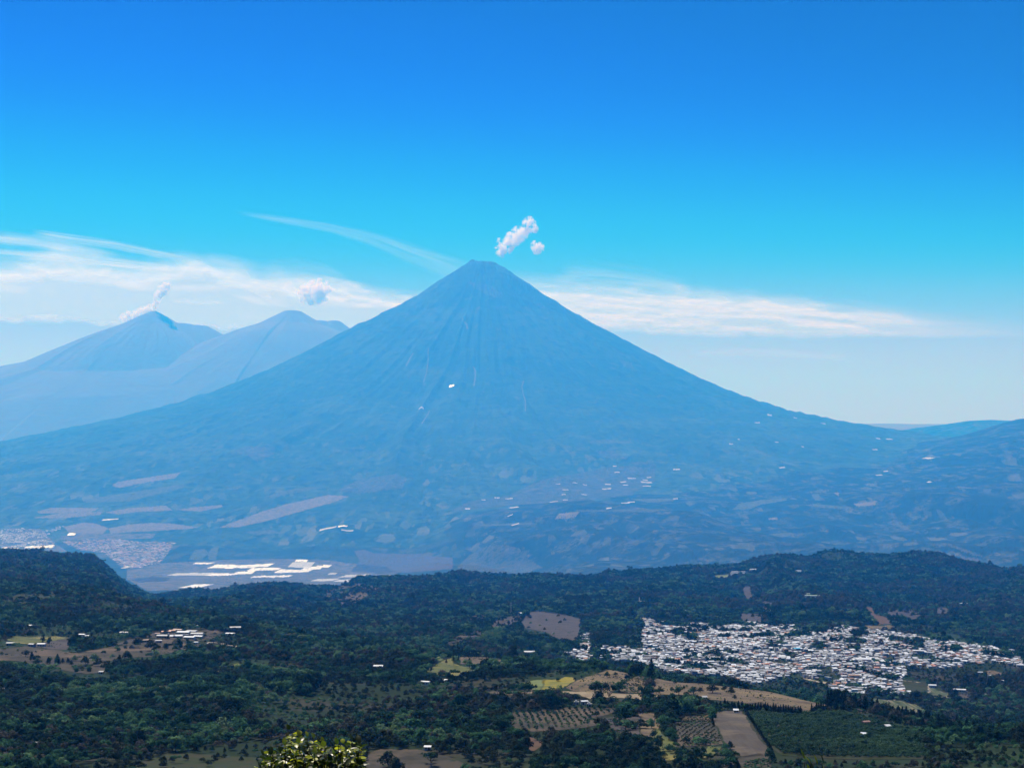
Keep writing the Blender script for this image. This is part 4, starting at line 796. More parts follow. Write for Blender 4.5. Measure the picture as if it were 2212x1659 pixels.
for c, (rf, wc, rc) in enumerate(combos):
    for tall in (0, 1):
        V, Q, mi, ms = house_mesh(9, 10, 5.6 if tall else 3.1, rf, wc, rc, c); HP.append((V, Q, mi, ms, np_mesh('house', V, Q, ms, mi), rf, wc, rc, tall))
def zone(px, py):
    if px < 1315: return 'on the left spur of the town'
    if py > 1478 and px > 1880: return 'in straight rows beside the striped crop field'
    if py > 1462 and px > 1700: return 'behind the dark conifer clump'
    if py > 1440: return 'just beyond the dry hillside'
    if px > 2050: return 'in the right tail of the town'
    if py > 1400: return 'in the middle of the town'
    return 'in the upper part of the town'
allV, allQ, allM, off = [], [], [], 0; MS = [M_wall[k] for k in WALLC] + [M_roof[k] for k in ROOFC] + [M_open]; WI = {k: i for i, k in enumerate(WALLC)}; RI = {k: i + len(WALLC) for i, k in enumerate(ROOFC)}
for i in range(n):
    c = HP[2 * RNG.integers(len(combos)) + int(hh[i] > 4)]; sx, sy = hw[i] / 9, hd[i] / 10
    if i in ind:
        o = link('house', c[4]); o.location = (hx[i], hy[i], hz[i]); o.scale = (sx, sy, 1); o.rotation_euler = (0, 0, hr[i])
        size = 'wide' if hw[i] > 12 else 'two storey' if c[8] else 'small'
        tag(o, f'{size} {c[6]} house, {c[7]} {c[5]} roof, {zone(hpx[i], hpy[i])}', 'house', 'houses of the town')
    else:
        V = c[0] * (sx, sy, 1); ca, sa = math.cos(hr[i]), math.sin(hr[i]); V = np.stack([V[:, 0] * ca - V[:, 1] * sa + hx[i], V[:, 0] * sa + V[:, 1] * ca + hy[i], V[:, 2] + hz[i]], 1)
        allV.append(V); allQ.append(c[1] + off); off += len(V); allM.append(np.select([c[2] == 0, c[2] == 1], [WI[c[6]], RI[c[7]]], len(MS) - 1))
tag(link('town_houses', np_mesh('town_houses', np.concatenate(allV), np.concatenate(allQ), MS, np.concatenate(allM))), 'white and grey roofed houses crowding the middle and back of the town', 'houses', kind='stuff')
print('town', n)
for px, py, w, d, wc, rc, roof, lb in [(250,560,90,.5,'blue','bright blue','gable','large hall with a bright blue roof in the middle of the town'),(60,515,220,.3,'white','white','gable','long white market roof left of the bright blue hall'),(1050,705,230,.5,'white','white','gable','largest white hall in the middle of the town'),(930,930,150,.5,'grey','rust brown','gable','large brownish roofed hall near the front of the town'),(700,580,90,.5,'cream','terracotta','gable','terracotta roofed hall in the middle of the town'),(850,605,90,.4,'pink','rust brown','gable','rust brown roofed hall right of the terracotta one'),(1400,830,110,.6,'white','white','gable','big white roofed hall at the right of the middle of the town'),(1810,590,150,.4,'cream','white','gable','pale long hall in the right half of the town')]:
    if lb.startswith('large hall'): px = 150
    building(px, py + 10, w, lb, 'D6', roof, wc, rc, d, 6.0, 'hall', 'hall', dmax=1e9)
BUILT = [b for b in BUILT]

# far greenhouses and sheds: long multi span roofs
M_film = mat('white_roof_film', (.62, .63, .64), .45, noise=((.26, .28, .31), (.02, .006, .01), .48, .62), spec=.5)
M_speck = mat('small_roof_film', (.31, .32, .33), .5)
M_film2 = mat('pale_roof_film', (.36, .38, .39), .5)
def greenhouse(px, py, wpx, hpx, frm, label, group, rot=0.0, m=None):
    s = FR[frm][2]; (px, py), = fr(frm, [(px, py)]); x, y, z = hit(px, py, 1e9, 9000); w = wpx * s / F * y; i, j, _, _ = grid_at(x, y)
    sl = max((py - HOR) / F + float(gz(x, y + 200) - gz(x, y - 200)) / 400, .02); d = max(hpx * s / F * y / sl, 16); d = min(d, 900); n = int(np.clip(d / 14, 2, 14)); parts = []
    nb = 1 if wpx < 60 else int(np.clip(wpx / 32, 2, 7)); cuts = np.sort(np.concatenate([[0, 1], (np.arange(1, nb) + RNG.uniform(-.3, .3, nb - 1)) / nb])) * w - w / 2
    for b_ in range(nb):
      f0, f1 = (0, 1) if nb == 1 else (RNG.uniform(0, .2), RNG.uniform(.75, 1.1))
      for a in range(n):
        if not f0 - .01 <= (a + .5) / n <= f1: continue
        y0 = -d / 2 + d * a / n; y1 = y0 + d / n * .97; t = np.linspace(0, math.pi, 7); V = []
        for xx in np.linspace(cuts[b_] + 1, cuts[b_ + 1] - 1, 7): V += [(xx, y0, -14)] + [(xx, (y0 + y1) / 2 - (y1 - y0) / 2 * math.cos(q), 5 + 3 * math.sin(q)) for q in t] + [(xx, y1, -14)]
        V = np.array(V); k = 9; Q = [(c * k + r_, c * k + r_ + 1, (c + 1) * k + r_ + 1, (c + 1) * k + r_) for c in range(6) for r_ in range(k - 1)]; parts.append((V, np.array(Q)))
    V, Q = merge(parts); ca, sa = math.cos(rot), math.sin(rot); xw, yw = V[:, 0] * ca - V[:, 1] * sa, V[:, 0] * sa + V[:, 1] * ca
    V = np.stack([xw, yw, V[:, 2] + gz(x + xw, y + yw) - z], 1); o = link('greenhouse', np_mesh('greenhouse', V, Q, m or M_film)); o.location = (x, y, z); tag(o, label, 'greenhouse', group); return o
for px, py, w, h, lb in [(1040,912,190,22,'long white greenhouse block at the front left of the plain'),(1210,918,130,14,'white greenhouse block joined to the right of the front left one'),(1330,905,90,10,'white greenhouse strip left of the middle of the plain'),(1310,870,300,14,'longest white greenhouse strip at the back of the plain'),(1440,885,150,12,'white greenhouse strip in the middle of the plain'),(1480,925,190,26,'broad white greenhouse block just behind the hill crest'),(1600,895,170,24,'broad white greenhouse block right of the middle'),(1640,862,110,22,'white greenhouse block at the back with a stepped roof edge'),(1640,840,60,9,'small white greenhouse topping the stepped block'),(1700,880,90,10,'white greenhouse strip right of the stepped block'),(1760,870,70,10,'small white greenhouse at the right of the back row'),(1075,977,100,14,'white greenhouse nearest the gap in the hills'),(1000,983,18,6,'tiny white shed left of the nearest greenhouse'),(1770,945,110,16,'white greenhouse at the left of the crest row'),(1870,948,80,8,'thin white greenhouse in the crest row'),(1930,925,130,16,'white greenhouse in the middle of the crest row'),(2040,928,130,14,'white greenhouse right of the middle of the crest row'),(2130,936,70,8,'last white greenhouse at the right end of the crest row'),(1810,910,40,5,'small white shed behind the crest row'),(1110,853,90,6,'thin white greenhouse strip at the back left of the plain'),(690,876,26,7,'small white shed below the housing estate'),(390,695,36,10,'single white shed on the strip above the housing estate'),(215,764,140,14,'white greenhouse behind the left wooded spur'),(75,771,50,6,'small white greenhouse at the far left behind the spur'),(30,768,20,5,'tiny white shed at the left edge behind the spur'),(1785,662,85,8,'long white greenhouse at the volcano foot'),(1865,650,45,6,'upper white greenhouse at the volcano foot'),(1890,676,60,7,'right white greenhouse at the volcano foot'),(600,615,80,7,'pale farm sheds in the hedge of the plain')]:
    greenhouse(px, py, w * 1.08, h * (1.5 if py > 830 else 1), 'C5', lb, 'white greenhouses on the plain', random.uniform(-.06, .06), M_film2 if 'pale' in lb else M_speck if random.random() < .25 else None)
D8L = [(1440,48,38,8),(1460,98,52,10),(1585,152,78,11),(1512,184,56,9),(1532,209,48,8),(1380,204,56,11),(1350,245,46,10),(1392,240,36,12),(1732,145,42,8),(1700,168,50,9),(1710,188,100,14),(1715,218,80,12),(1970,78,68,13),(952,201,42,9),(1015,251,56,9),(1000,289,42,7),(1015,337,48,8),(1175,292,50,9),(912,352,56,7),(1097,189,46,7),(1182,208,40,7),(1530,364,80,11),(1580,356,70,9),(1390,408,52,6),(415,318,22,8),(440,319,24,8),(530,328,72,9),(312,338,38,7),(175,413,50,11),(572,403,86,13),(540,470,52,7),(585,548,72,8),(1960,327,46,9)]
for k, (px, py, w, h) in enumerate(D8L):
    ps = 'rightmost' if px > 1900 else 'in the right cluster' if px > 1650 else 'in the right half' if px > 1330 else 'in the middle' if px > 880 else 'in the left group'
    hi = 'high up' if py < 150 else 'low down' if py > 330 else 'half way up'
    greenhouse(px, py, w * .9, h * .7, 'D8', f'white greenhouse speck {ps}, {hi} on the volcano foot', 'white specks on the foot of the volcano', random.uniform(-.2, .2), M_speck)
for px, py, w, lb in [(595,358,26,'bright white speck on the middle right flank'),(637,331,12,'tiny white speck above the bright one on the right flank'),(808,196,28,'upper left speck under the right skyline of the volcano'),(950,212,24,'middle speck under the right skyline of the volcano'),(740,240,34,'lower left speck under the right skyline of the volcano'),(1104,246,30,'right speck under the right skyline of the volcano'),(848,347,24,'lone speck on the lower right flank'),(876,487,38,'thin white line in the fields of the right foot'),(1390,388,32,'pale sheds in the saddle between volcano and right hill'),(1412,529,40,'thin white shed in the valley right of the volcano'),(1449,508,28,'small white shed above the thin one in the valley'),(1690,566,22,'bright white shed at the foot of the right hill'),(1470,331,40,'pale sheds high in the saddle'),(1408,328,26,'pale shed at the left high in the saddle'),(990,372,16,'small white speck in the fields of the right foot'),(1685,435,30,'pale shed on the slope of the right hill')]:
    greenhouse(px, py, w * .85, 4.5, 'C7', lb, 'specks right of the volcano', random.uniform(-.1, .1), M_film2 if 'pale' in lb else M_speck)
greenhouse(402, 792, 28, 12, 'C6', 'single bright white roof half way up the great volcano', 'specks on the volcano'); greenhouse(232, 911, 30, 6, 'C6', 'pale roof on the left middle of the great volcano', 'specks on the volcano', m=M_film2)
# the far housing estate and the far town: too far to tell house from house
def far_houses(name, poly, step, label, seed, tones, ang):
    r = np.random.default_rng(seed); P = np.array(fr('C5', poly)); cc = [hit(*p) for p in P]; x0, x1 = min(c[0] for c in cc), max(c[0] for c in cc); y0, y1 = min(c[1] for c in cc), max(c[1] for c in cc); cx0, cy0 = (x0 + x1) / 2, (y0 + y1) / 2
    rad = max(x1 - x0, y1 - y0); A, B = np.meshgrid(np.arange(-rad, rad, step[0]), np.arange(-rad, rad, step[1])); x = (cx0 + A * math.cos(ang) - B * math.sin(ang) + r.normal(size=A.shape) * 4).ravel(); y = (cy0 + A * math.sin(ang) + B * math.cos(ang) + r.normal(size=A.shape) * 6).ravel()
    k = (y > 8000) & (y < 65000); x, y = x[k], y[k]; z = gz(x, y); px, py = project(x, y, z); k = pip(px, py, P) & (r.random(len(x)) < .8) & (fbm(x / 120, y / 160, 2, seed) < .3); V, Q, M, off = [], [], [], 0
    for a, b, c in zip(x[k], y[k], z[k]):
        w_, r_, _, _ = house_parts(step[0] * r.uniform(.6, 1.1), step[1] * .45, 4.5, 'gable', 3.2); v, q = merge(w_[:1] + r_); mi = np.concatenate([np.zeros(6, int), np.full(len(q) - 6, 1 + r.integers(len(tones)))])
        v = np.stack([v[:, 0] * math.cos(ang) - v[:, 1] * math.sin(ang) + a, v[:, 0] * math.sin(ang) + v[:, 1] * math.cos(ang) + b, v[:, 2] + c], 1); V.append(v); Q.append(q + off); off += len(v); M.append(mi)
    tag(link(name, np_mesh(name, np.concatenate(V), np.concatenate(Q), [M_wall['cream']] + tones, np.concatenate(M))), label, 'houses', kind='stuff')
far_houses('housing_estate', [(335,732),(500,722),(640,720),(760,738),(960,735),(910,800),(870,850),(740,882),(680,872),(560,792),(430,780)], (48, 92), 'pinkish rows of a distant housing estate on the plain', 3, [M_roof['terracotta'], M_roof['rust brown'], M_roof['pale grey'], M_roof['white'], M_wall['pink']], R(-24))
far_houses('far_town', [(0,670),(120,660),(240,680),(330,640),(360,650),(250,700),(300,750),(270,762),(130,762),(0,770)], (56, 104), 'pale distant town at the far left edge of the plain', 5, [M_roof['pale grey'], M_roof['white'], M_roof['white'], M_roof['rust brown']], R(12))

# ------------------------------------------------------------------ the woods
def scatter(y0, y1, sp):
    xs = np.arange(tanx(-140) * y1, tanx(2350) * y1, sp); ys = np.arange(y0, y1, sp); A, B = np.meshgrid(xs, ys)
    A = A + (RNG.random(A.shape) - .5) * sp * .9; B = B + (RNG.random(A.shape) - .5) * sp * .9; A = A.ravel(); B = B.ravel()
    p = CX + F * A / B; k = (p > -140) & (p < 2350); A, B = A[k], B[k]
    i, j, u, v = grid_at(A, B); z = bil(H, i, j, u, v); k = (z + 16) / B >= RUN[np.maximum(i - 8, 0), j] - .002
    return A[k], B[k], z[k]
def allowed(x, y, z, hgt):
    keep = np.ones(len(x), bool); rnd = RNG.random(len(x))
    for f in (0.05, .55, .9):
        px, py = project(x, y, z + hgt * f)
        for P, dens, ya, yb in FIELDS: keep &= ~((y > ya) & (y < yb) & pip(px, py, P) & (rnd > dens * (1 if f < .1 else .8)))
    for a, b, r in BUILT:
        if b < 9000: keep &= ~((np.abs(x - a) < r + 1.5) & (y - b < r + 2) & (y - b > -r - hgt * 2.6))
    return keep
fx, fy, fz, fs, fk = [], [], [], [], []
for y0, y1, sp in ((860, 1500, 6.6), (1500, 2500, 7.2), (2500, 3400, 7.4), (3400, 4600, 8.6), (4600, 10100, 12.5)):
    x, y, z = scatter(y0, y1, sp)
    big = sstep(-.15, .35, fbm(x / 120, y / 120, 3, 95)); scrub = sstep(.06, .30, fbm(x / 150, y / 130, 4, 97))
    if y0 < 1500: scrub = np.maximum(scrub, sstep(1150, 950, y) * sstep(-.1, .25, fbm(x / 60, y / 60, 3, 99)))
    n = len(x); r = RNG.random(n); w = sp * (.85 + .75 * r * r + .6 * big * RNG.random(n)) * (1 - .45 * scrub)
    w = w * np.where(RNG.random(n) < .035, 1.45, 1); h = w * (.72 + .5 * RNG.random(n))
    keep = RNG.random(n) > .05 + .55 * scrub; x, y, z, w, h = (a[keep] for a in (x, y, z, w, h))
    keep = allowed(x, y, z, h); px, py = project(x, y, z + h * .4); tw = in_town(px, py) & (y > 2000)
    keep &= ~(tw & ~((void(x, y) > .24) & (RNG.random(len(x)) < .75))); x, y, z, w, h = (a[keep] for a in (x, y, z, w, h))
    fx.append(x); fy.append(y); fz.append(z); fs.append(np.stack([w, w, h], 1)); fk.append(RNG.integers(0, 10, len(x)))
fx, fy, fz, fs, fk = (np.concatenate(a) for a in (fx, fy, fz, fs, fk))
fk = np.where((fbm(fx / 90, fy / 90, 2, 55) > .32) & (RNG.random(len(fx)) < .5), RNG.integers(10, 12, len(fx)), fk)
gl = np.abs(fbm(fx / 300 + .3 * fbm(fx / 200, fy / 260, 2, 19), fy / 700, 3, 15))          # bands of dark crowns paint in shaded hollows; patches of dry trees are brownish
fk = np.where((gl < .10) & (RNG.random(len(fx)) < .75), RNG.integers(12, 16, len(fx)), fk)
dryp = sstep(.02, .35, fbm(fx / 260, fy / 300, 3, 17) + .22 * sstep(1700, 2200, CX + F * fx / fy) * (fy > 4300)) * (.32 + .3 * (fy > 4300))
fk = np.where(RNG.random(len(fx)) < dryp, RNG.integers(16, 18, len(fx)), fk)
print('woods', len(fx))
# single trees that the picture shows by themselves: frame, [(x, y of the foot, width, height or 0)], kind, label, group
G_HILL = 'trees on the dry tan hill'
def trees_at(frm, lst, kind, label, group, m=None, name=None, dmax=1e9):
    s = FR[frm][2]
    for q in lst:
        (px, py), = fr(frm, [q[:2]]); x, y, z = hit(px, py, dmax); w = q[2] * s / F * y * 1.1; h = (q[3] * s / F * y * 1.12) if len(q) > 3 else w * random.uniform(.95, 1.15)
        if len(q) > 4: lb = q[4]
        else: lb = label
        tree(x, y, z, w, h, kind, lb, group, name or {'conifer': 'conifer', 'bush': 'bush'}.get(kind, 'tree'), {'conifer': 'conifer', 'bush': 'bush'}.get(kind, 'tree'), m)
trees_at('D1', [(1440,302,80,95,'leaning dark tree at the top of the dry tan dome'),(1550,278,70,60,'small spreading tree right of the leaning one on the tan dome'),(1310,250,75,85,'round tree on the woods edge at the left of the tan dome'),(1290,450,170,110,'broad thicket tree at the foot of the tan dome'),(1375,462,90,85,'round bushy tree at the right of the thicket on the tan dome')], 'broad', '', G_HILL, dmax=NR)
trees_at('D1', [(1600,490,150,130),(1555,470,110,95),(1650,400,100,90),(1700,340,95,95),(1740,300,90,95)], 'broad', 'dark tree in the gully between the tan dome and the long hillside', G_HILL, dmax=NR)
trees_at('D1', [(1790,270,110,150),(1840,262,120,165),(1890,255,110,150),(1930,265,90,130),(1810,235,110,130)], 'broad', 'tall dark tree in the clump on the crest between the two dry slopes', G_HILL, m=M_dark, dmax=NR)
trees_at('D1', [(2040,345,140,290,'tall dark conifer on the hill crest right in front of the town'),(1995,360,90,150,'shorter dark conifer left of the tall crest conifer')], 'conifer', '', 'conifers on the tan hill', dmax=NR)
trees_at('D1', [(230,462,42,90,'thin dark tree at the left end of the pale green strip'),(362,472,110,130,'wide open tree on the pale green strip'),(467,458,52,75,'small tree right of the wide open tree on the pale green strip'),(285,458,52,70,'small tree between the thin and the wide tree on the pale green strip'),(770,345,85,60,'low spreading tree at the top of the yellow green field'),(810,458,45,65,'pointed little tree at the lower edge of the yellow green field'),(955,470,30,60,'thin little tree beside the dirt road'),(1000,332,42,45,'small round tree at the right corner of the yellow green field')], 'broad', '', 'trees by the yellow green field', dmax=NR)
trees_at('D1', [(1350,600,80,80),(1520,660,170,115),(1270,620,90,80),(1700,680,130,110),(1990,690,130,110),(1830,670,110,95),(2090,660,120,110),(620,590,120,110),(880,600,150,110),(760,590,120,110),(480,600,120,110),(1000,620,130,110)], 'broad', 'round tree in the belt between the dirt road and the orchards', 'trees in the belt below the dirt road', dmax=NR)
trees_at('D2', [(560,335,82,88,'tall round tree standing on the skyline of the long dry hillside'),(582,428,66,60,'small round tree below the skyline tree on the long dry hillside'),(722,432,120,100,'largest round tree in the middle of the long dry hillside'),(866,410,74,66,'round tree just right of the largest one on the dry hillside'),(940,450,88,86,'ragged round tree right of the middle pair on the dry hillside'),(982,503,54,50,'small dark round tree at the lower edge of the dry hillside'),(1130,358,62,32,'flat dark bush on the crest of the dry hillside'),(772,303,64,30,'low flat bush on the crest near the skyline tree'),(110,268,56,50,'small grey round bush at the left end of the hillside crest'),(1345,392,56,40,'low bush on the crest near the right end of the hillside')], 'broad', '', 'round trees on the long dry hillside', m=M_dark, dmax=NR)
trees_at('D2', [(285,325,40,50),(390,395,38,60),(175,290,26,24),(420,362,32,28),(1280,480,28,40),(1200,470,20,18),(1130,475,20,18),(1320,520,20,18),(300,285,24,22),(350,300,22,20)], 'broad', 'small shrub dotted on the long dry hillside', 'small shrubs on the long dry hillside', name='shrub', dmax=NR)
trees_at('D2', [(250,415,64,60),(110,435,90,85),(500,445,120,95),(330,455,130,110),(70,440,70,60),(420,520,120,110),(250,540,130,110),(110,560,120,110),(560,560,120,100),(640,590,110,100),(30,590,100,100),(180,640,120,110),(330,650,130,100),(470,650,120,100),(600,655,120,110)], 'broad', 'dense tree in the belt along the foot of the long dry hillside', 'trees in the belt below the dry hillside', dmax=NR)
trees_at('D2', [(840,300,84,90),(920,310,100,110),(980,315,110,125),(1040,320,90,95),(1085,325,70,85)], 'broad', 'dark tree in the clump on the crest against the white town', 'clump on the crest before the town', m=M_dark, dmax=NR + 60)
trees_at('D2', [(690 + i * 42 + random.uniform(-9, 9), 630 + 8 * math.sin(i * 1.1), 70, 112 + random.uniform(-14, 14)) for i in range(10)] + [(1110 + i * 29 + random.uniform(-7, 7), 640 + i * 2.2, 60, 104 + random.uniform(-18, 14)) for i in range(23)], 'conifer', 'dark conifer in the long hedge row under the dry hillside', 'conifers of the long hedge row', dmax=NR)
trees_at('D2', [(1880 + i * 27, 665 - i * 3, 58, 100 + random.uniform(-22, 16)) for i in range(9)], 'conifer', 'dark conifer in the short row at the right end of the dry hillside', 'conifers of the short hedge row', dmax=NR)
trees_at('D2', [(2070,600,90,200),(2110,610,95,215),(2150,600,90,190),(2190,605,95,200),(2230,610,90,180),(2270,615,90,190),(2090,640,95,170),(2160,650,95,170),(2240,655,95,165)], 'conifer', 'tall dark conifer in the clump at the right end of the tan hill', 'tall conifers right of the tan hill', dmax=NR + 60)
cl = np.array(fr('C4', [(520,1250),(620,1235),(700,1262),(790,1290),(880,1320),(960,1345),(1050,1372),(1150,1395),(1260,1410),(1400,1440)])); cd = np.concatenate([[0], np.cumsum(np.linalg.norm(np.diff(cl, axis=0), axis=1))])
trees_at('P', [(np.interp(s, cd, cl[:, 0]) + random.uniform(-4, 4), np.interp(s, cd, cl[:, 1]) + random.uniform(-3, 4), random.uniform(13, 20), random.uniform(20, 33)) for s in np.linspace(0, cd[-1], 40)], 'conifer', 'dark conifer in the line that runs down the knoll to the right edge', 'conifers along the crest of the knoll', dmax=NR + 60)
trees_at('D2', [(690 + i * 6, 670 + i * 19, 44, 62) for i in range(9)], 'conifer', 'dark hedge tree between the orchard and the ploughed field', 'hedge left of the ploughed field', dmax=NR)
trees_at('D2', [(1098 + i * 14, 655 + i * 20.5, 46, 66 + random.uniform(-8, 12)) for i in range(24)], 'conifer', 'dark hedge tree between the ploughed field and the coffee plantation', 'hedge right of the ploughed field', dmax=NR)
trees_at('D2', [(165,835,95,110),(285,785,95,90),(215,985,115,115),(45,960,100,100),(760,1150,80,80),(870,1110,115,95),(930,1090,90,90),(620,1190,85,75),(530,1195,85,75),(380,1120,95,85),(560,1030,170,100),(420,1015,110,90),(640,1040,120,80),(100,1080,110,110),(150,1190,100,90),(700,1210,90,90),(980,1180,100,80)], 'broad', 'round dark tree standing around the orchard and the yellow clearings', 'trees around the orchard', dmax=NR)
trees_at('D1', [(1690,1010,190,140),(1770,995,130,110),(1545,930,90,90),(2040,985,95,110),(2030,930,85,80),(1290,820,90,80),(1640,800,130,110)], 'broad', 'broad dark tree on the violet brown plot and the dry paddock', 'trees on the fallow plots', dmax=NR)
trees_at('D1', [(490,1150,155,110,'dark spreading tree casting its shadow on the reddish bare patch'),(660,1195,140,80,'dark low tree right of the reddish bare patch')], 'broad', '', 'trees by the reddish patch', m=M_dark, dmax=NR)
trees_at('D4', [(765,1218,62,300,'tall slender tree on the left of the pair in the yellow green meadow'),(842,1212,46,340,'tallest slender tree on the right of the pair in the yellow green meadow')], 'slender', '', 'tall slender trees in the meadow', dmax=MD)
trees_at('D4', [(650,1202,46,90,'small upright tree left of the tall slender pair'),(1030,1262,140,120,'large round tree below the tall slender pair'),(960,1205,110,90,'round tree right of the tall slender pair'),(1270,1224,48,108,'narrow dark tree on the dry strip of the meadow'),(1026,1144,30,66,'small narrow tree at the top of the dry strip'),(580,1118,62,62,'round tree at the upper left edge of the meadow'),(405,1335,52,95,'upright tree at the lower left corner of the meadow'),(660,1440,78,110,'dark tree below the meadow near the white shed'),(1420,1152,58,48,'low round tree on the right of the dry strip')], 'broad', '', 'trees around the meadow', dmax=MD)
trees_at('D4', [(575,1365,128,80,'rounded reddish brown tree at the bottom of the meadow')], 'broad', '', 'trees around the meadow', m=M_rust, dmax=MD)
trees_at('D4', [(1745,1115,180,230,'large dark tree left of the pink walled house')], 'broad', '', 'trees around the meadow', m=M_dark, dmax=MD + 200)
trees_at('D4', [(1668,572,52,92),(1780,512,36,88),(1972,446,66,120),(1922,452,62,104),(1842,604,54,86),(1575,590,64,62),(1728,530,40,70),(1330,545,54,54),(1795,560,36,50)], 'broad', 'dark upright tree on the bare violet slope left of the town', 'trees on the bare violet slope', m=M_dark)
trees_at('C1', [(480,870,60,75),(530,880,70,70),(590,880,70,65),(620,850,60,55),(500,830,50,60),(760,1030,90,85),(830,1035,90,85),(900,1020,80,70),(700,1020,70,70),(280,850,30,60),(325,860,30,60),(170,930,60,45),(1460,850,70,30),(1400,840,70,30)], 'broad', 'dark tree standing in the brown fallow clearing on the left', 'trees in the fallow clearing', m=M_dark, dmax=LF)
print('single trees', len(TREES))
# the nearest trees of the wood fill up the number that can be told apart; the rest of the wood is one mass
need = 300 - sum(1 for o in TREES if o.name.startswith('tree'))
px, py = project(fx, fy, fz); mg = (py < 1657) & (px > 4) & (px < 2208) & ((fz + fs[:, 2]) / fy >= RUN[np.maximum(grid_at(fx, fy)[0] - 2, 0), grid_at(fx, fy)[1]])
order = np.argsort(np.where(mg, -fs[:, 0] / fy, 9))[:max(need, 0)]
for i in order:
    zone = 'left of the leafy bush' if px[i] < 560 else 'between the leafy bush and the reddish patch' if px[i] < 1140 else 'below the orchards and the ploughed field' if px[i] < 1640 else 'at the lower right below the conifer line'
    sz = 'wide crowned' if fs[i, 0] > 8.6 else 'round crowned'
    tree(fx[i], fy[i], fz[i], fs[i, 0], fs[i, 2], 'broad' if fk[i] < 6 else 'flat', f'{sz} green tree in the near woods {zone}', f'near woods {zone}')
rest = np.ones(len(fx), bool); rest[order] = False
far = fy > 2500
WP = [proto('broad', i)[0] for i in range(6)] + [proto('flat', i)[0] for i in range(4)] + [proto('conifer', i)[0] for i in range(2)] + [proto('broad', i, M_dark)[0] for i in range(4)] + [proto('broad', i, M_dry)[0] for i in (0, 3)]
P3 = np.stack([fx, fy, fz - .3], 1)
instancer('woodland', P3[rest & ~far], fs[rest & ~far], fk[rest & ~far], WP, 'dense dark green woods covering the near slopes', 'woods')
instancer('hill_forest', P3[rest & far], fs[rest & far], fk[rest & far], WP, 'blue green forest covering the hill behind the town', 'forest')
# low scrub dotted over the dry fields
sx, sy, sz, sw = [], [], [], []
for tn_, cnt in (('tan', 2600), ('brown', 2600), ('violet', 900), ('meadow', 500)):
    for o in [q for q in COL.objects if q.get('kind') == 'structure' and q.type == 'MESH' and q.data.materials and q.data.materials[0] == tone[tn_]]:
        nv = len(o.data.vertices); c = np.empty(nv * 3, np.float32); o.data.vertices.foreach_get('co', c); c = c.reshape(-1, 3)
        if c[:, 1].max() > 6000: continue
        k = RNG.integers(0, nv, min(nv, cnt // 3)); c = c[k] + np.stack([RNG.normal(size=len(k)) * 1.5, RNG.normal(size=len(k)) * 3, np.zeros(len(k))], 1); c = c[fbm(c[:, 0] / 35, c[:, 1] / 45, 3, 61) > .02]
        sx.append(c[:, 0]); sy.append(c[:, 1])
sx = np.concatenate(sx); sy = np.concatenate(sy); sz = gz(sx, sy); sw = .7 + 2.1 * RNG.random(len(sx)) ** 3
instancer('scrub', np.stack([sx, sy, sz], 1), np.stack([sw, sw, sw * .75], 1), RNG.integers(0, 6, len(sx)), [proto('bush', i, M_leaf)[0] for i in range(6)], 'low scrub dotted over the dry fields', 'scrub')
# coffee plantation and orchards
def rows_in(poly, dx, dy, ang, jit=.15, dmax=NR):
    P = np.array(poly); c = [hit(*p, dmax) for p in poly]; cx0 = np.mean([q[0] for q in c]); cy0 = np.mean([q[1] for q in c]); rad = max(math.hypot(q[0] - cx0, q[1] - cy0) for q in c) * 1.3
    A, B = np.meshgrid(np.arange(-rad, rad, dx), np.arange(-rad, rad, dy)); A = A + RNG.normal(size=A.shape) * dx * jit; B = B + RNG.normal(size=B.shape) * dy * jit
    x = (cx0 + A * math.cos(ang) - B * math.sin(ang)).ravel(); y = (cy0 + A * math.sin(ang) + B * math.cos(ang)).ravel(); k = (y > 840) & (y < dmax); x, y = x[k], y[k]
    z = gz(x, y); px, py = project(x, y, z); k = pip(px, py, P); return x[k], y[k], z[k]
x, y, z = rows_in(fr('D2', [(1135,660),(1500,682),(1800,668),(2212,650),(2900,830),(3300,960),(3300,1190),(2500,1190),(1900,1170),(1540,1140),(1420,1060),(1300,930),(1215,790)]), 2.6, 2.9, .35)
k = (RNG.random(len(x)) > .04 + .3 * sstep(.2, .4, fbm(x / 30, y / 30, 3, 33))); x, y, z = x[k], y[k], z[k]; w = 2.5 + 1.5 * RNG.random(len(x)); w = w * np.where(RNG.random(len(x)) < .02, 2, 1)
instancer('coffee_bushes', np.stack([x, y, z - .1], 1), np.stack([w, w, w * (.8 + .3 * RNG.random(len(x)))], 1), RNG.integers(0, 6, len(x)), [proto('bush', i)[0] for i in range(6)], 'close set dark green coffee bushes right of the ploughed field', 'coffee bushes')
x, y, z = rows_in(fr('D2', [(310,705),(670,690),(715,780),(790,920),(840,1010),(650,1035),(340,1035),(310,900)]), 4.6, 6.4, -.28, .08)
for a, b, c in list(zip(x, y, z))[:290]: tree(a, b, c, random.uniform(1.7, 2.6), random.uniform(1.5, 2.2), 'bush', 'small round bush in the slanting rows of the brown orchard', 'bushes of the brown orchard', 'orchard_bush', 'bush', m=M_dark, parts=False)
x, y, z = rows_in(fr('D1', [(120,830),(140,775),(500,750),(880,700),(1000,690),(1560,695),(1540,760),(1290,830),(1270,940),(1080,970),(430,1020),(300,1000),(150,950)]), 5.2, 6.4, 0.03, .09)
k = np.argsort(RNG.random(len(x)))[:290]
for i in k: tree(x[i], y[i], z[i], random.uniform(2.2, 3.4), random.uniform(2.6, 4.4), 'bush', 'young tree in the straight rows of the left orchard', 'young trees of the left orchard', 'young_tree', 'young tree', m=M_leaf, parts=False)
print('orchards', len(x))


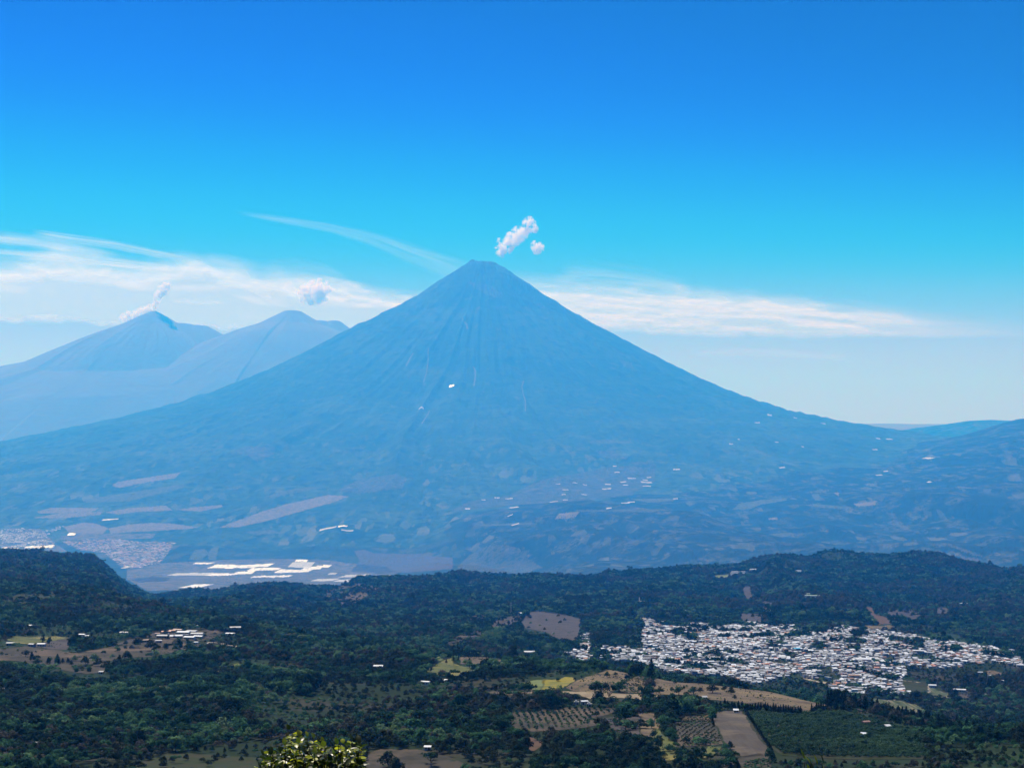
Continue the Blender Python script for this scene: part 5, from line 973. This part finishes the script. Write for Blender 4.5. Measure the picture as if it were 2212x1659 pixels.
# ------------------------------------------------------------------ clouds: high thin sheets far behind, small puffs, smoke
M_cirrus = bpy.data.materials.new('thin_cloud'); M_cirrus.use_nodes = True; t = M_cirrus.node_tree; t.nodes.clear()
o_ = N(t, 'ShaderNodeOutputMaterial'); at = N(t, 'ShaderNodeAttribute', attribute_name='cover'); df = N(t, 'ShaderNodeBsdfDiffuse'); df.inputs['Color'].default_value = (.86, .955, 1.0, 1); tl = N(t, 'ShaderNodeBsdfTranslucent'); tl.inputs['Color'].default_value = (.86, .955, 1.0, 1)
m1 = N(t, 'ShaderNodeMixShader'); m1.inputs[0].default_value = .6; t.links.new(df.outputs[0], m1.inputs[1]); t.links.new(tl.outputs[0], m1.inputs[2]); tp = N(t, 'ShaderNodeBsdfTransparent'); m2 = N(t, 'ShaderNodeMixShader')
t.links.new(at.outputs['Fac'], m2.inputs[0]); t.links.new(tp.outputs[0], m2.inputs[1]); t.links.new(m1.outputs[0], m2.inputs[2]); t.links.new(m2.outputs[0], o_.inputs['Surface'])
CZ = 17500.0
def cirrus(top, bot, strength, label, soft=(.5, .25), streak=(56000, 11000), seed=0, layers=3, nu=420, nv=64, holes=.42, ragged=.30, fade=(.16, .16)):
    """a sheet of ice cloud lying at cirrus height; its far edge is the lower one in the picture"""
    us = np.linspace(0, 1, nu); tp_, bp = np.array(top, float), np.array(bot, float)
    def along(P): s = np.linspace(0, 1, len(P)); return np.stack([np.interp(us, s, P[:, 0]), gauss(np.interp(us, s, P[:, 1])[:, None], nu / 40, 0)[:, 0]], 1)
    a, b = along(tp_), along(bp); vs = np.linspace(0, 1, nv)[:, None, None]; G = a[None] * (1 - vs) + b[None] * vs; allv, allq, cov, off = [], [], [], 0
    for L in range(layers):
        hgt = CZ + L * 330; s = slope(G[..., 1]); y = hgt / s; x = (G[..., 0] - CX) / F / (math.cos(TH) - (CY - G[..., 1]) / F * math.sin(TH)) * y; z = np.full_like(x, hgt) + 60 * fbm(x / 9000, y / 9000, 3, seed + L)
        v = vs[..., 0] + 0 * x; u = us[None] + 0 * x; gx, gy = G[..., 0], G[..., 1]
        dir_ = np.gradient(a[:, 1] + b[:, 1], a[:, 0] + b[:, 0])[None] * .8
        al = gx / 150; ac = (gy - dir_ * 0) / 9                                        # fibres run along the sheet
        wv = v + ragged * (1.1 * fbm(gx / 150, v * 3 + L, 4, seed + 70) + .22 * fbm(gx / 30, v * 9, 3, seed + 71 + L)) * (1 - .75 * v)
        c = sstep(0, soft[0], wv) * (1 - sstep(1 - soft[1], 1, v + .05 * fbm(gx / 30, v * 2, 3, seed + 72))) * sstep(0, fade[0], u) * (1 - sstep(1 - fade[1], 1, u)) * sstep(0, .06, v)
        q = fbm(al + .3 * v, v * 9 + .8 * fbm(gx / 220, v * 2, 2, seed + 9), 5, seed + 3 * L); q2 = fbm(gx / 38, gy / 16, 4, seed + 50 + L)
        c = c * np.clip(1 - holes + holes * 2.4 * q + .15 * q2, 0, 1.3) * strength; c = 1 - (1 - np.clip(c, 0, .985)) ** (1 / layers)
        I, J = np.meshgrid(np.arange(nv - 1), np.arange(nu - 1), indexing='ij'); I = I.ravel(); J = J.ravel(); allq.append(np.stack([I * nu + J, I * nu + J + 1, (I + 1) * nu + J + 1, (I + 1) * nu + J], 1) + off)
        allv.append(np.stack([x, y, z], -1).reshape(-1, 3)); cov.append(c.ravel()); off += nu * nv
    me = np_mesh('cloud', np.concatenate(allv), np.concatenate(allq), M_cirrus, smooth=True); at_ = me.attributes.new('cover', 'FLOAT', 'POINT'); at_.data.foreach_set('value', np.concatenate(cov).astype(np.float32))
    tag(link('cloud', me), label, 'cloud')
cirrus([(-420,490),(-100,500),(150,520),(330,532),(520,548),(700,592),(860,622),(1150,645)], [(-420,700),(-100,702),(150,702),(400,712),(620,722),(800,722),(1150,700)], 2.3, 'broad bright white cloud bank low in the sky behind the left volcanoes', soft=(.75, .13), seed=3, holes=.26)
cirrus([(980,575),(1180,585),(1300,600),(1480,612),(1650,618),(1800,640),(2000,664),(2330,694)], [(980,700),(1180,712),(1400,726),(1560,732),(1750,736),(1960,735),(2330,734)], 1.7, 'long white cloud bank low in the sky right of the great volcano', soft=(.75, .26), seed=11, holes=.34, fade=(.1, .38))
cirrus([(500,450),(600,462),(720,478),(800,492),(880,520),(960,545),(1060,575)], [(500,464),(600,484),(720,508),(800,536),(880,574),(960,606),(1060,632)], .20, 'long thin curved streak of cloud running down to the great volcano', soft=(.4, .4), seed=21, nv=24)
cirrus([(-120,488),(0,498),(80,506),(150,520),(280,550)], [(-120,520),(0,532),(80,540),(150,552),(280,572)], .55, 'thin bright streak of cloud at the left edge', soft=(.4, .4), seed=31, nv=22)
cirrus([(60,492),(150,505),(250,518),(330,534),(430,552)], [(60,512),(150,528),(250,542),(330,558),(430,574)], .42, 'thin streak of cloud right of the one at the left edge', soft=(.4, .4), seed=33, nv=22)
cirrus([(-150,520),(0,536),(150,545),(330,566),(520,590)], [(-150,548),(0,560),(150,574),(330,594),(520,618)], .6, 'faint streak of cloud above the broad left bank', soft=(.4, .4), seed=35, nv=22)
cirrus([(560,560),(640,552),(700,566),(760,600)], [(560,640),(640,640),(700,640),(760,640)], .3, 'faint veil of cloud above the twin peaked volcano', soft=(.5, .4), seed=41, nv=30)
cirrus([(1800,674),(1860,668),(1930,670),(1990,690)], [(1800,706),(1860,704),(1930,706),(1990,714)], .55, 'brighter wisp at the right end of the right cloud bank', soft=(.5, .4), seed=43, nv=24)
cirrus([(1480,752),(1600,750),(1740,756),(1850,764)], [(1480,772),(1600,772),(1740,776),(1850,782)], .22, 'faint low streak of cloud right of the great volcano', soft=(.5, .4), seed=45, nv=18)
cirrus([(1200,560),(1300,562),(1400,574),(1500,600)], [(1200,620),(1300,618),(1400,626),(1500,640)], .2, 'faint veil right of the summit of the great volcano', soft=(.5, .4), seed=47, nv=24)
def puff(name, blobs, dist, dens, label, cat, color=(.97, .97, .97), nscale=2.6, soft=1.0, noise=3.6, haze_in=False):
    """a small volume cloud: blobs (picture x, y, radius) at one distance"""
    B = [];
    for px, py, r in blobs: s = float(slope(py)); B.append((tanx(px) * dist, dist + random.uniform(-.4, .4) * r / F * dist, s * dist, r / F * dist))
    B = np.array([[float(q) for q in b] for b in B]); c = B[:, :3].mean(0); R_ = B[:, 3]; lo = (B[:, :3] - R_[:, None] * 1.25).min(0) - c; hi = (B[:, :3] + R_[:, None] * 1.25).max(0) - c
    V = np.array([(x, y, z) for x in (lo[0], hi[0]) for y in (lo[1], hi[1]) for z in (lo[2], hi[2])]); Q = np.array([(0, 1, 3, 2), (4, 6, 7, 5), (0, 4, 5, 1), (2, 3, 7, 6), (0, 2, 6, 4), (1, 5, 7, 3)])
    m = bpy.data.materials.new(name + '_vapour'); m.use_nodes = True; t = m.node_tree; t.nodes.clear(); o = N(t, 'ShaderNodeOutputMaterial'); vp = N(t, 'ShaderNodeVolumePrincipled'); vp.inputs['Color'].default_value = (*color, 1); vp.inputs['Anisotropy'].default_value = .2
    tc = N(t, 'ShaderNodeTexCoord'); acc = None; rm = R_.mean()
    nz = N(t, 'ShaderNodeTexNoise', Scale=nscale / rm / 2, Detail=5.0, Roughness=.62); t.links.new(tc.outputs['Object'], nz.inputs['Vector'])
    for (x, y, z, r) in B:
        d = N(t, 'ShaderNodeVectorMath', operation='DISTANCE'); t.links.new(tc.outputs['Object'], d.inputs[0]); d.inputs[1].default_value = (x - c[0], y - c[1], z - c[2])
        f = N(t, 'ShaderNodeMapRange'); f.clamp = True; f.inputs[1].default_value = r * 1.15; f.inputs[2].default_value = 0; f.inputs[3].default_value = 0; f.inputs[4].default_value = 1; t.links.new(d.outputs['Value'], f.inputs[0])
        if acc is None: acc = f.outputs[0]
        else:
            mx = N(t, 'ShaderNodeMath', operation='MAXIMUM'); t.links.new(acc, mx.inputs[0]); t.links.new(f.outputs[0], mx.inputs[1]); acc = mx.outputs[0]
    ns = N(t, 'ShaderNodeMapRange'); ns.clamp = False; ns.inputs[1].default_value = .3; ns.inputs[2].default_value = .7; ns.inputs[3].default_value = -noise * .5; ns.inputs[4].default_value = noise * .5; t.links.new(nz.outputs['Fac'], ns.inputs[0])
    ad = N(t, 'ShaderNodeMath', operation='ADD'); t.links.new(acc, ad.inputs[0]); t.links.new(ns.outputs[0], ad.inputs[1])
    gate = N(t, 'ShaderNodeMapRange'); gate.inputs[1].default_value = .02; gate.inputs[2].default_value = .25; t.links.new(acc, gate.inputs[0])
    ed = N(t, 'ShaderNodeMapRange'); ed.inputs[1].default_value = .18; ed.inputs[2].default_value = .18 + soft; ed.inputs[4].default_value = dens / rm; t.links.new(ad.outputs[0], ed.inputs[0])
    ml = N(t, 'ShaderNodeMath', operation='MULTIPLY'); t.links.new(ed.outputs[0], ml.inputs[0]); t.links.new(gate.outputs[0], ml.inputs[1]); t.links.new(ml.outputs[0], vp.inputs['Density']); t.links.new(vp.outputs[0], o.inputs['Volume'])
    ob = link(name, np_mesh(name, V, Q, m)); ob.location = c; tag(ob, label, cat); return ob
S.cycles.volume_step_rate = .35
puff('cloud', [(1087,540,18),(1097,530,16),(1107,518,18),(1121,508,19),(1134,500,15),(1078,520,7),(1143,484,15),(1152,492,11),(1143,475,9),(1156,497,8)], 112000, 3.2, 'small ragged white puff of cloud above the summit of the great volcano', 'cloud')
puff('cloud', [(1161,535,15),(1156,529,10),(1165,540,9)], 112000, 2.6, 'tiny white puff right below the ragged one above the summit', 'cloud')
puff('cloud', [(665,634,22),(684,625,24),(700,624,18),(690,640,20),(658,645,13),(672,648,13)], 130000, 4.5, 'rounded white puff of cloud above the twin peaked volcano', 'cloud', noise=2.2)
puff('smoke_plume', [(331,672,7),(333,662,8),(336,650,9),(341,638,11),(350,626,13),(358,620,11),(322,667,10),(308,672,11),(294,678,12),(278,684,12),(266,686,10)], 75300, 4.0, 'thin bluish smoke plume rising from the pointed far left volcano', 'smoke', color=(.93, .95, .97), soft=1.2)

# ------------------------------------------------------------------ the leafy bush close to the viewpoint
def sprig_leaf(L, W, bend, r):
    t = np.linspace(0, 1, 6); w = W * np.array([.06, .62, .95, 1, .72, .05]); V = []
    for a, b in zip(t, w): V += [(-b / 2, a * L, -bend * a * a * L + .10 * b), (0, a * L, -bend * a * a * L - .02 * L), (b / 2, a * L, -bend * a * a * L + .10 * b)]
    Q = [(i * 3 + j, i * 3 + j + 1, i * 3 + j + 4, i * 3 + j + 3) for i in range(5) for j in range(2)]; return np.array(V), np.array(Q)
M_bush = bpy.data.materials.new('glossy_leaf'); M_bush.use_nodes = True; t = M_bush.node_tree; p = t.nodes['Principled BSDF']; o_ = t.nodes['Material Output']
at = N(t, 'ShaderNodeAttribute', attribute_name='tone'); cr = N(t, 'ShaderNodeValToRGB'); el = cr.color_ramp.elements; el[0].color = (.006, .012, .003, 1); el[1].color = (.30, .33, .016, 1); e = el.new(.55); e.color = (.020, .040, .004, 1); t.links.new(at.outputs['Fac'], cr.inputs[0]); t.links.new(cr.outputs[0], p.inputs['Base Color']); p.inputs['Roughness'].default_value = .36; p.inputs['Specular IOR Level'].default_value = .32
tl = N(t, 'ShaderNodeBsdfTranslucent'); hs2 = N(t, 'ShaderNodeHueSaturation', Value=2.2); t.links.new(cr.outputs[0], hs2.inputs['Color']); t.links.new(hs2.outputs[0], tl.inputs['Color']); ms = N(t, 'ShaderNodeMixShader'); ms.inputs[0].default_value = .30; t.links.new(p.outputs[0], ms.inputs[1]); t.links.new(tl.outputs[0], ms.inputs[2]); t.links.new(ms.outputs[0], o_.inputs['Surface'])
def leafy_shrub(tips, dist, foot, label, L=.060, Wd=.034, nleaf=34, seed=1, back=.5):
    """stems from one foot to the given tips (picture x, y); leaves set along the upper stems"""
    r = np.random.default_rng(seed); fx_, fy_ = foot; fz_ = float(gz(fx_, fy_)); o = bpy.data.objects.new('leafy_shrub', None); COL.objects.link(o); o.location = (fx_, fy_, fz_); tag(o, label, 'shrub'); st, LV, TN = [], [], []
    for px, py in tips:
        d = dist + r.uniform(-back, back); tip = np.array([float(tanx(px)) * d, d, float(slope(py)) * d]) - (fx_, fy_, fz_); b = np.array([r.normal() * .05, r.normal() * .05, -.1]); mid = b * .45 + tip * .55 + np.array([0, 0, .05]) + r.normal(size=3) * .06 + np.array([tip[0] * .1, 0, 0])
        ts = np.linspace(0, 1, 9); pts = [(1 - a) ** 2 * b + 2 * a * (1 - a) * mid + a * a * tip for a in ts]; st.append(tube(pts, np.linspace(.016, .003, 9), 5))
        for k in range(nleaf):
            a = 1 - .2 * (k / nleaf) ** 1.1; q = (1 - a) ** 2 * b + 2 * a * (1 - a) * mid + a * a * tip; az = k * 2.4 + r.random(); el_ = r.uniform(-.1, .75) if k else 1.1
            v, f = sprig_leaf(L * r.uniform(.65, 1.2), Wd * r.uniform(.75, 1.25), r.uniform(.05, .4), r); M = Matrix.Rotation(az, 3, 'Z') @ Matrix.Rotation(el_, 3, 'X') @ Matrix.Rotation(r.normal() * .5, 3, 'Y'); v = v @ np.array(M).T + q + r.normal(size=3) * .008; LV.append((v, f)); TN.append(np.full(len(v), np.clip(r.normal(.05, .30) + .5 * (a > .93), 0, 1)))  # sunlit look put into the colour: leaves near the tips toned brighter
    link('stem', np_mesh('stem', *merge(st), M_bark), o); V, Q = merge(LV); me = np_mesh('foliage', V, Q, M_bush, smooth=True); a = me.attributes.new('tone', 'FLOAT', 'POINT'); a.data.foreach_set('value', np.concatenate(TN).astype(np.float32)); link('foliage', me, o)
sil = [(562,1655),(572,1630),(590,1618),(602,1632),(615,1605),(622,1592),(634,1580),(645,1582),(655,1594),(668,1588),(676,1598),(664,1612),(690,1606),(700,1600),(706,1612),(722,1608),(735,1604),(742,1612),(750,1600),(762,1594),(772,1602),(780,1612),(786,1614),(776,1632),(788,1648),(748,1630),(716,1632),(692,1630),(640,1612),(628,1628),(652,1636),(606,1650),(672,1644),(730,1650),(760,1650),(590,1645),(700,1650),(620,1655),(648,1600),(660,1625),(680,1620),(730,1625),(755,1618)]
random.seed(5)
tips = [(x + random.uniform(-4, 4), y + random.uniform(-1, 6)) for x, y in sil] + [(random.uniform(575, 785), random.uniform(1618, 1690)) for _ in range(90)]
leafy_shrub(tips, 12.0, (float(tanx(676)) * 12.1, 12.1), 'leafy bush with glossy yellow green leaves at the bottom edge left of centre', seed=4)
leafy_shrub([(1734,1648),(1748,1652),(1772,1646),(1764,1656),(1742,1664),(1756,1668),(1780,1672),(1726,1674)], 12.0, (float(tanx(1755)) * 12.0, 12.0), 'small sprig with narrow yellow leaves at the bottom edge right of centre', L=.085, Wd=.020, nleaf=6, seed=9, back=.15)

# ------------------------------------------------------------------ the air
def haze_box():
    zb = float(H.min()) - 60
    V = [(x, y, z) for x in (-380000, 380000) for y in (-3000, 230000) for z in (zb, HAZE_TOP)]
    Fq = [(0, 1, 3, 2), (4, 6, 7, 5), (0, 4, 5, 1), (2, 3, 7, 6), (0, 2, 6, 4), (1, 5, 7, 3)]
    m = bpy.data.materials.new('hazy_air'); m.use_nodes = True; t = m.node_tree; t.nodes.clear()
    o = t.nodes.new('ShaderNodeOutputMaterial'); v = t.nodes.new('ShaderNodeVolumePrincipled')
    v.inputs['Color'].default_value = (*HAZE_COLOR, 1); v.inputs['Absorption Color'].default_value = (0.97, 0.93, 1, 1)
    v.inputs['Density'].default_value = HAZE_DENSITY; v.inputs['Anisotropy'].default_value = HAZE_G
    t.links.new(v.outputs[0], o.inputs['Volume'])
    h = link('haze', np_mesh('haze', V, Fq, m)); tag(h, 'blue haze filling the air over the valley', 'haze', kind='stuff')
haze_box()
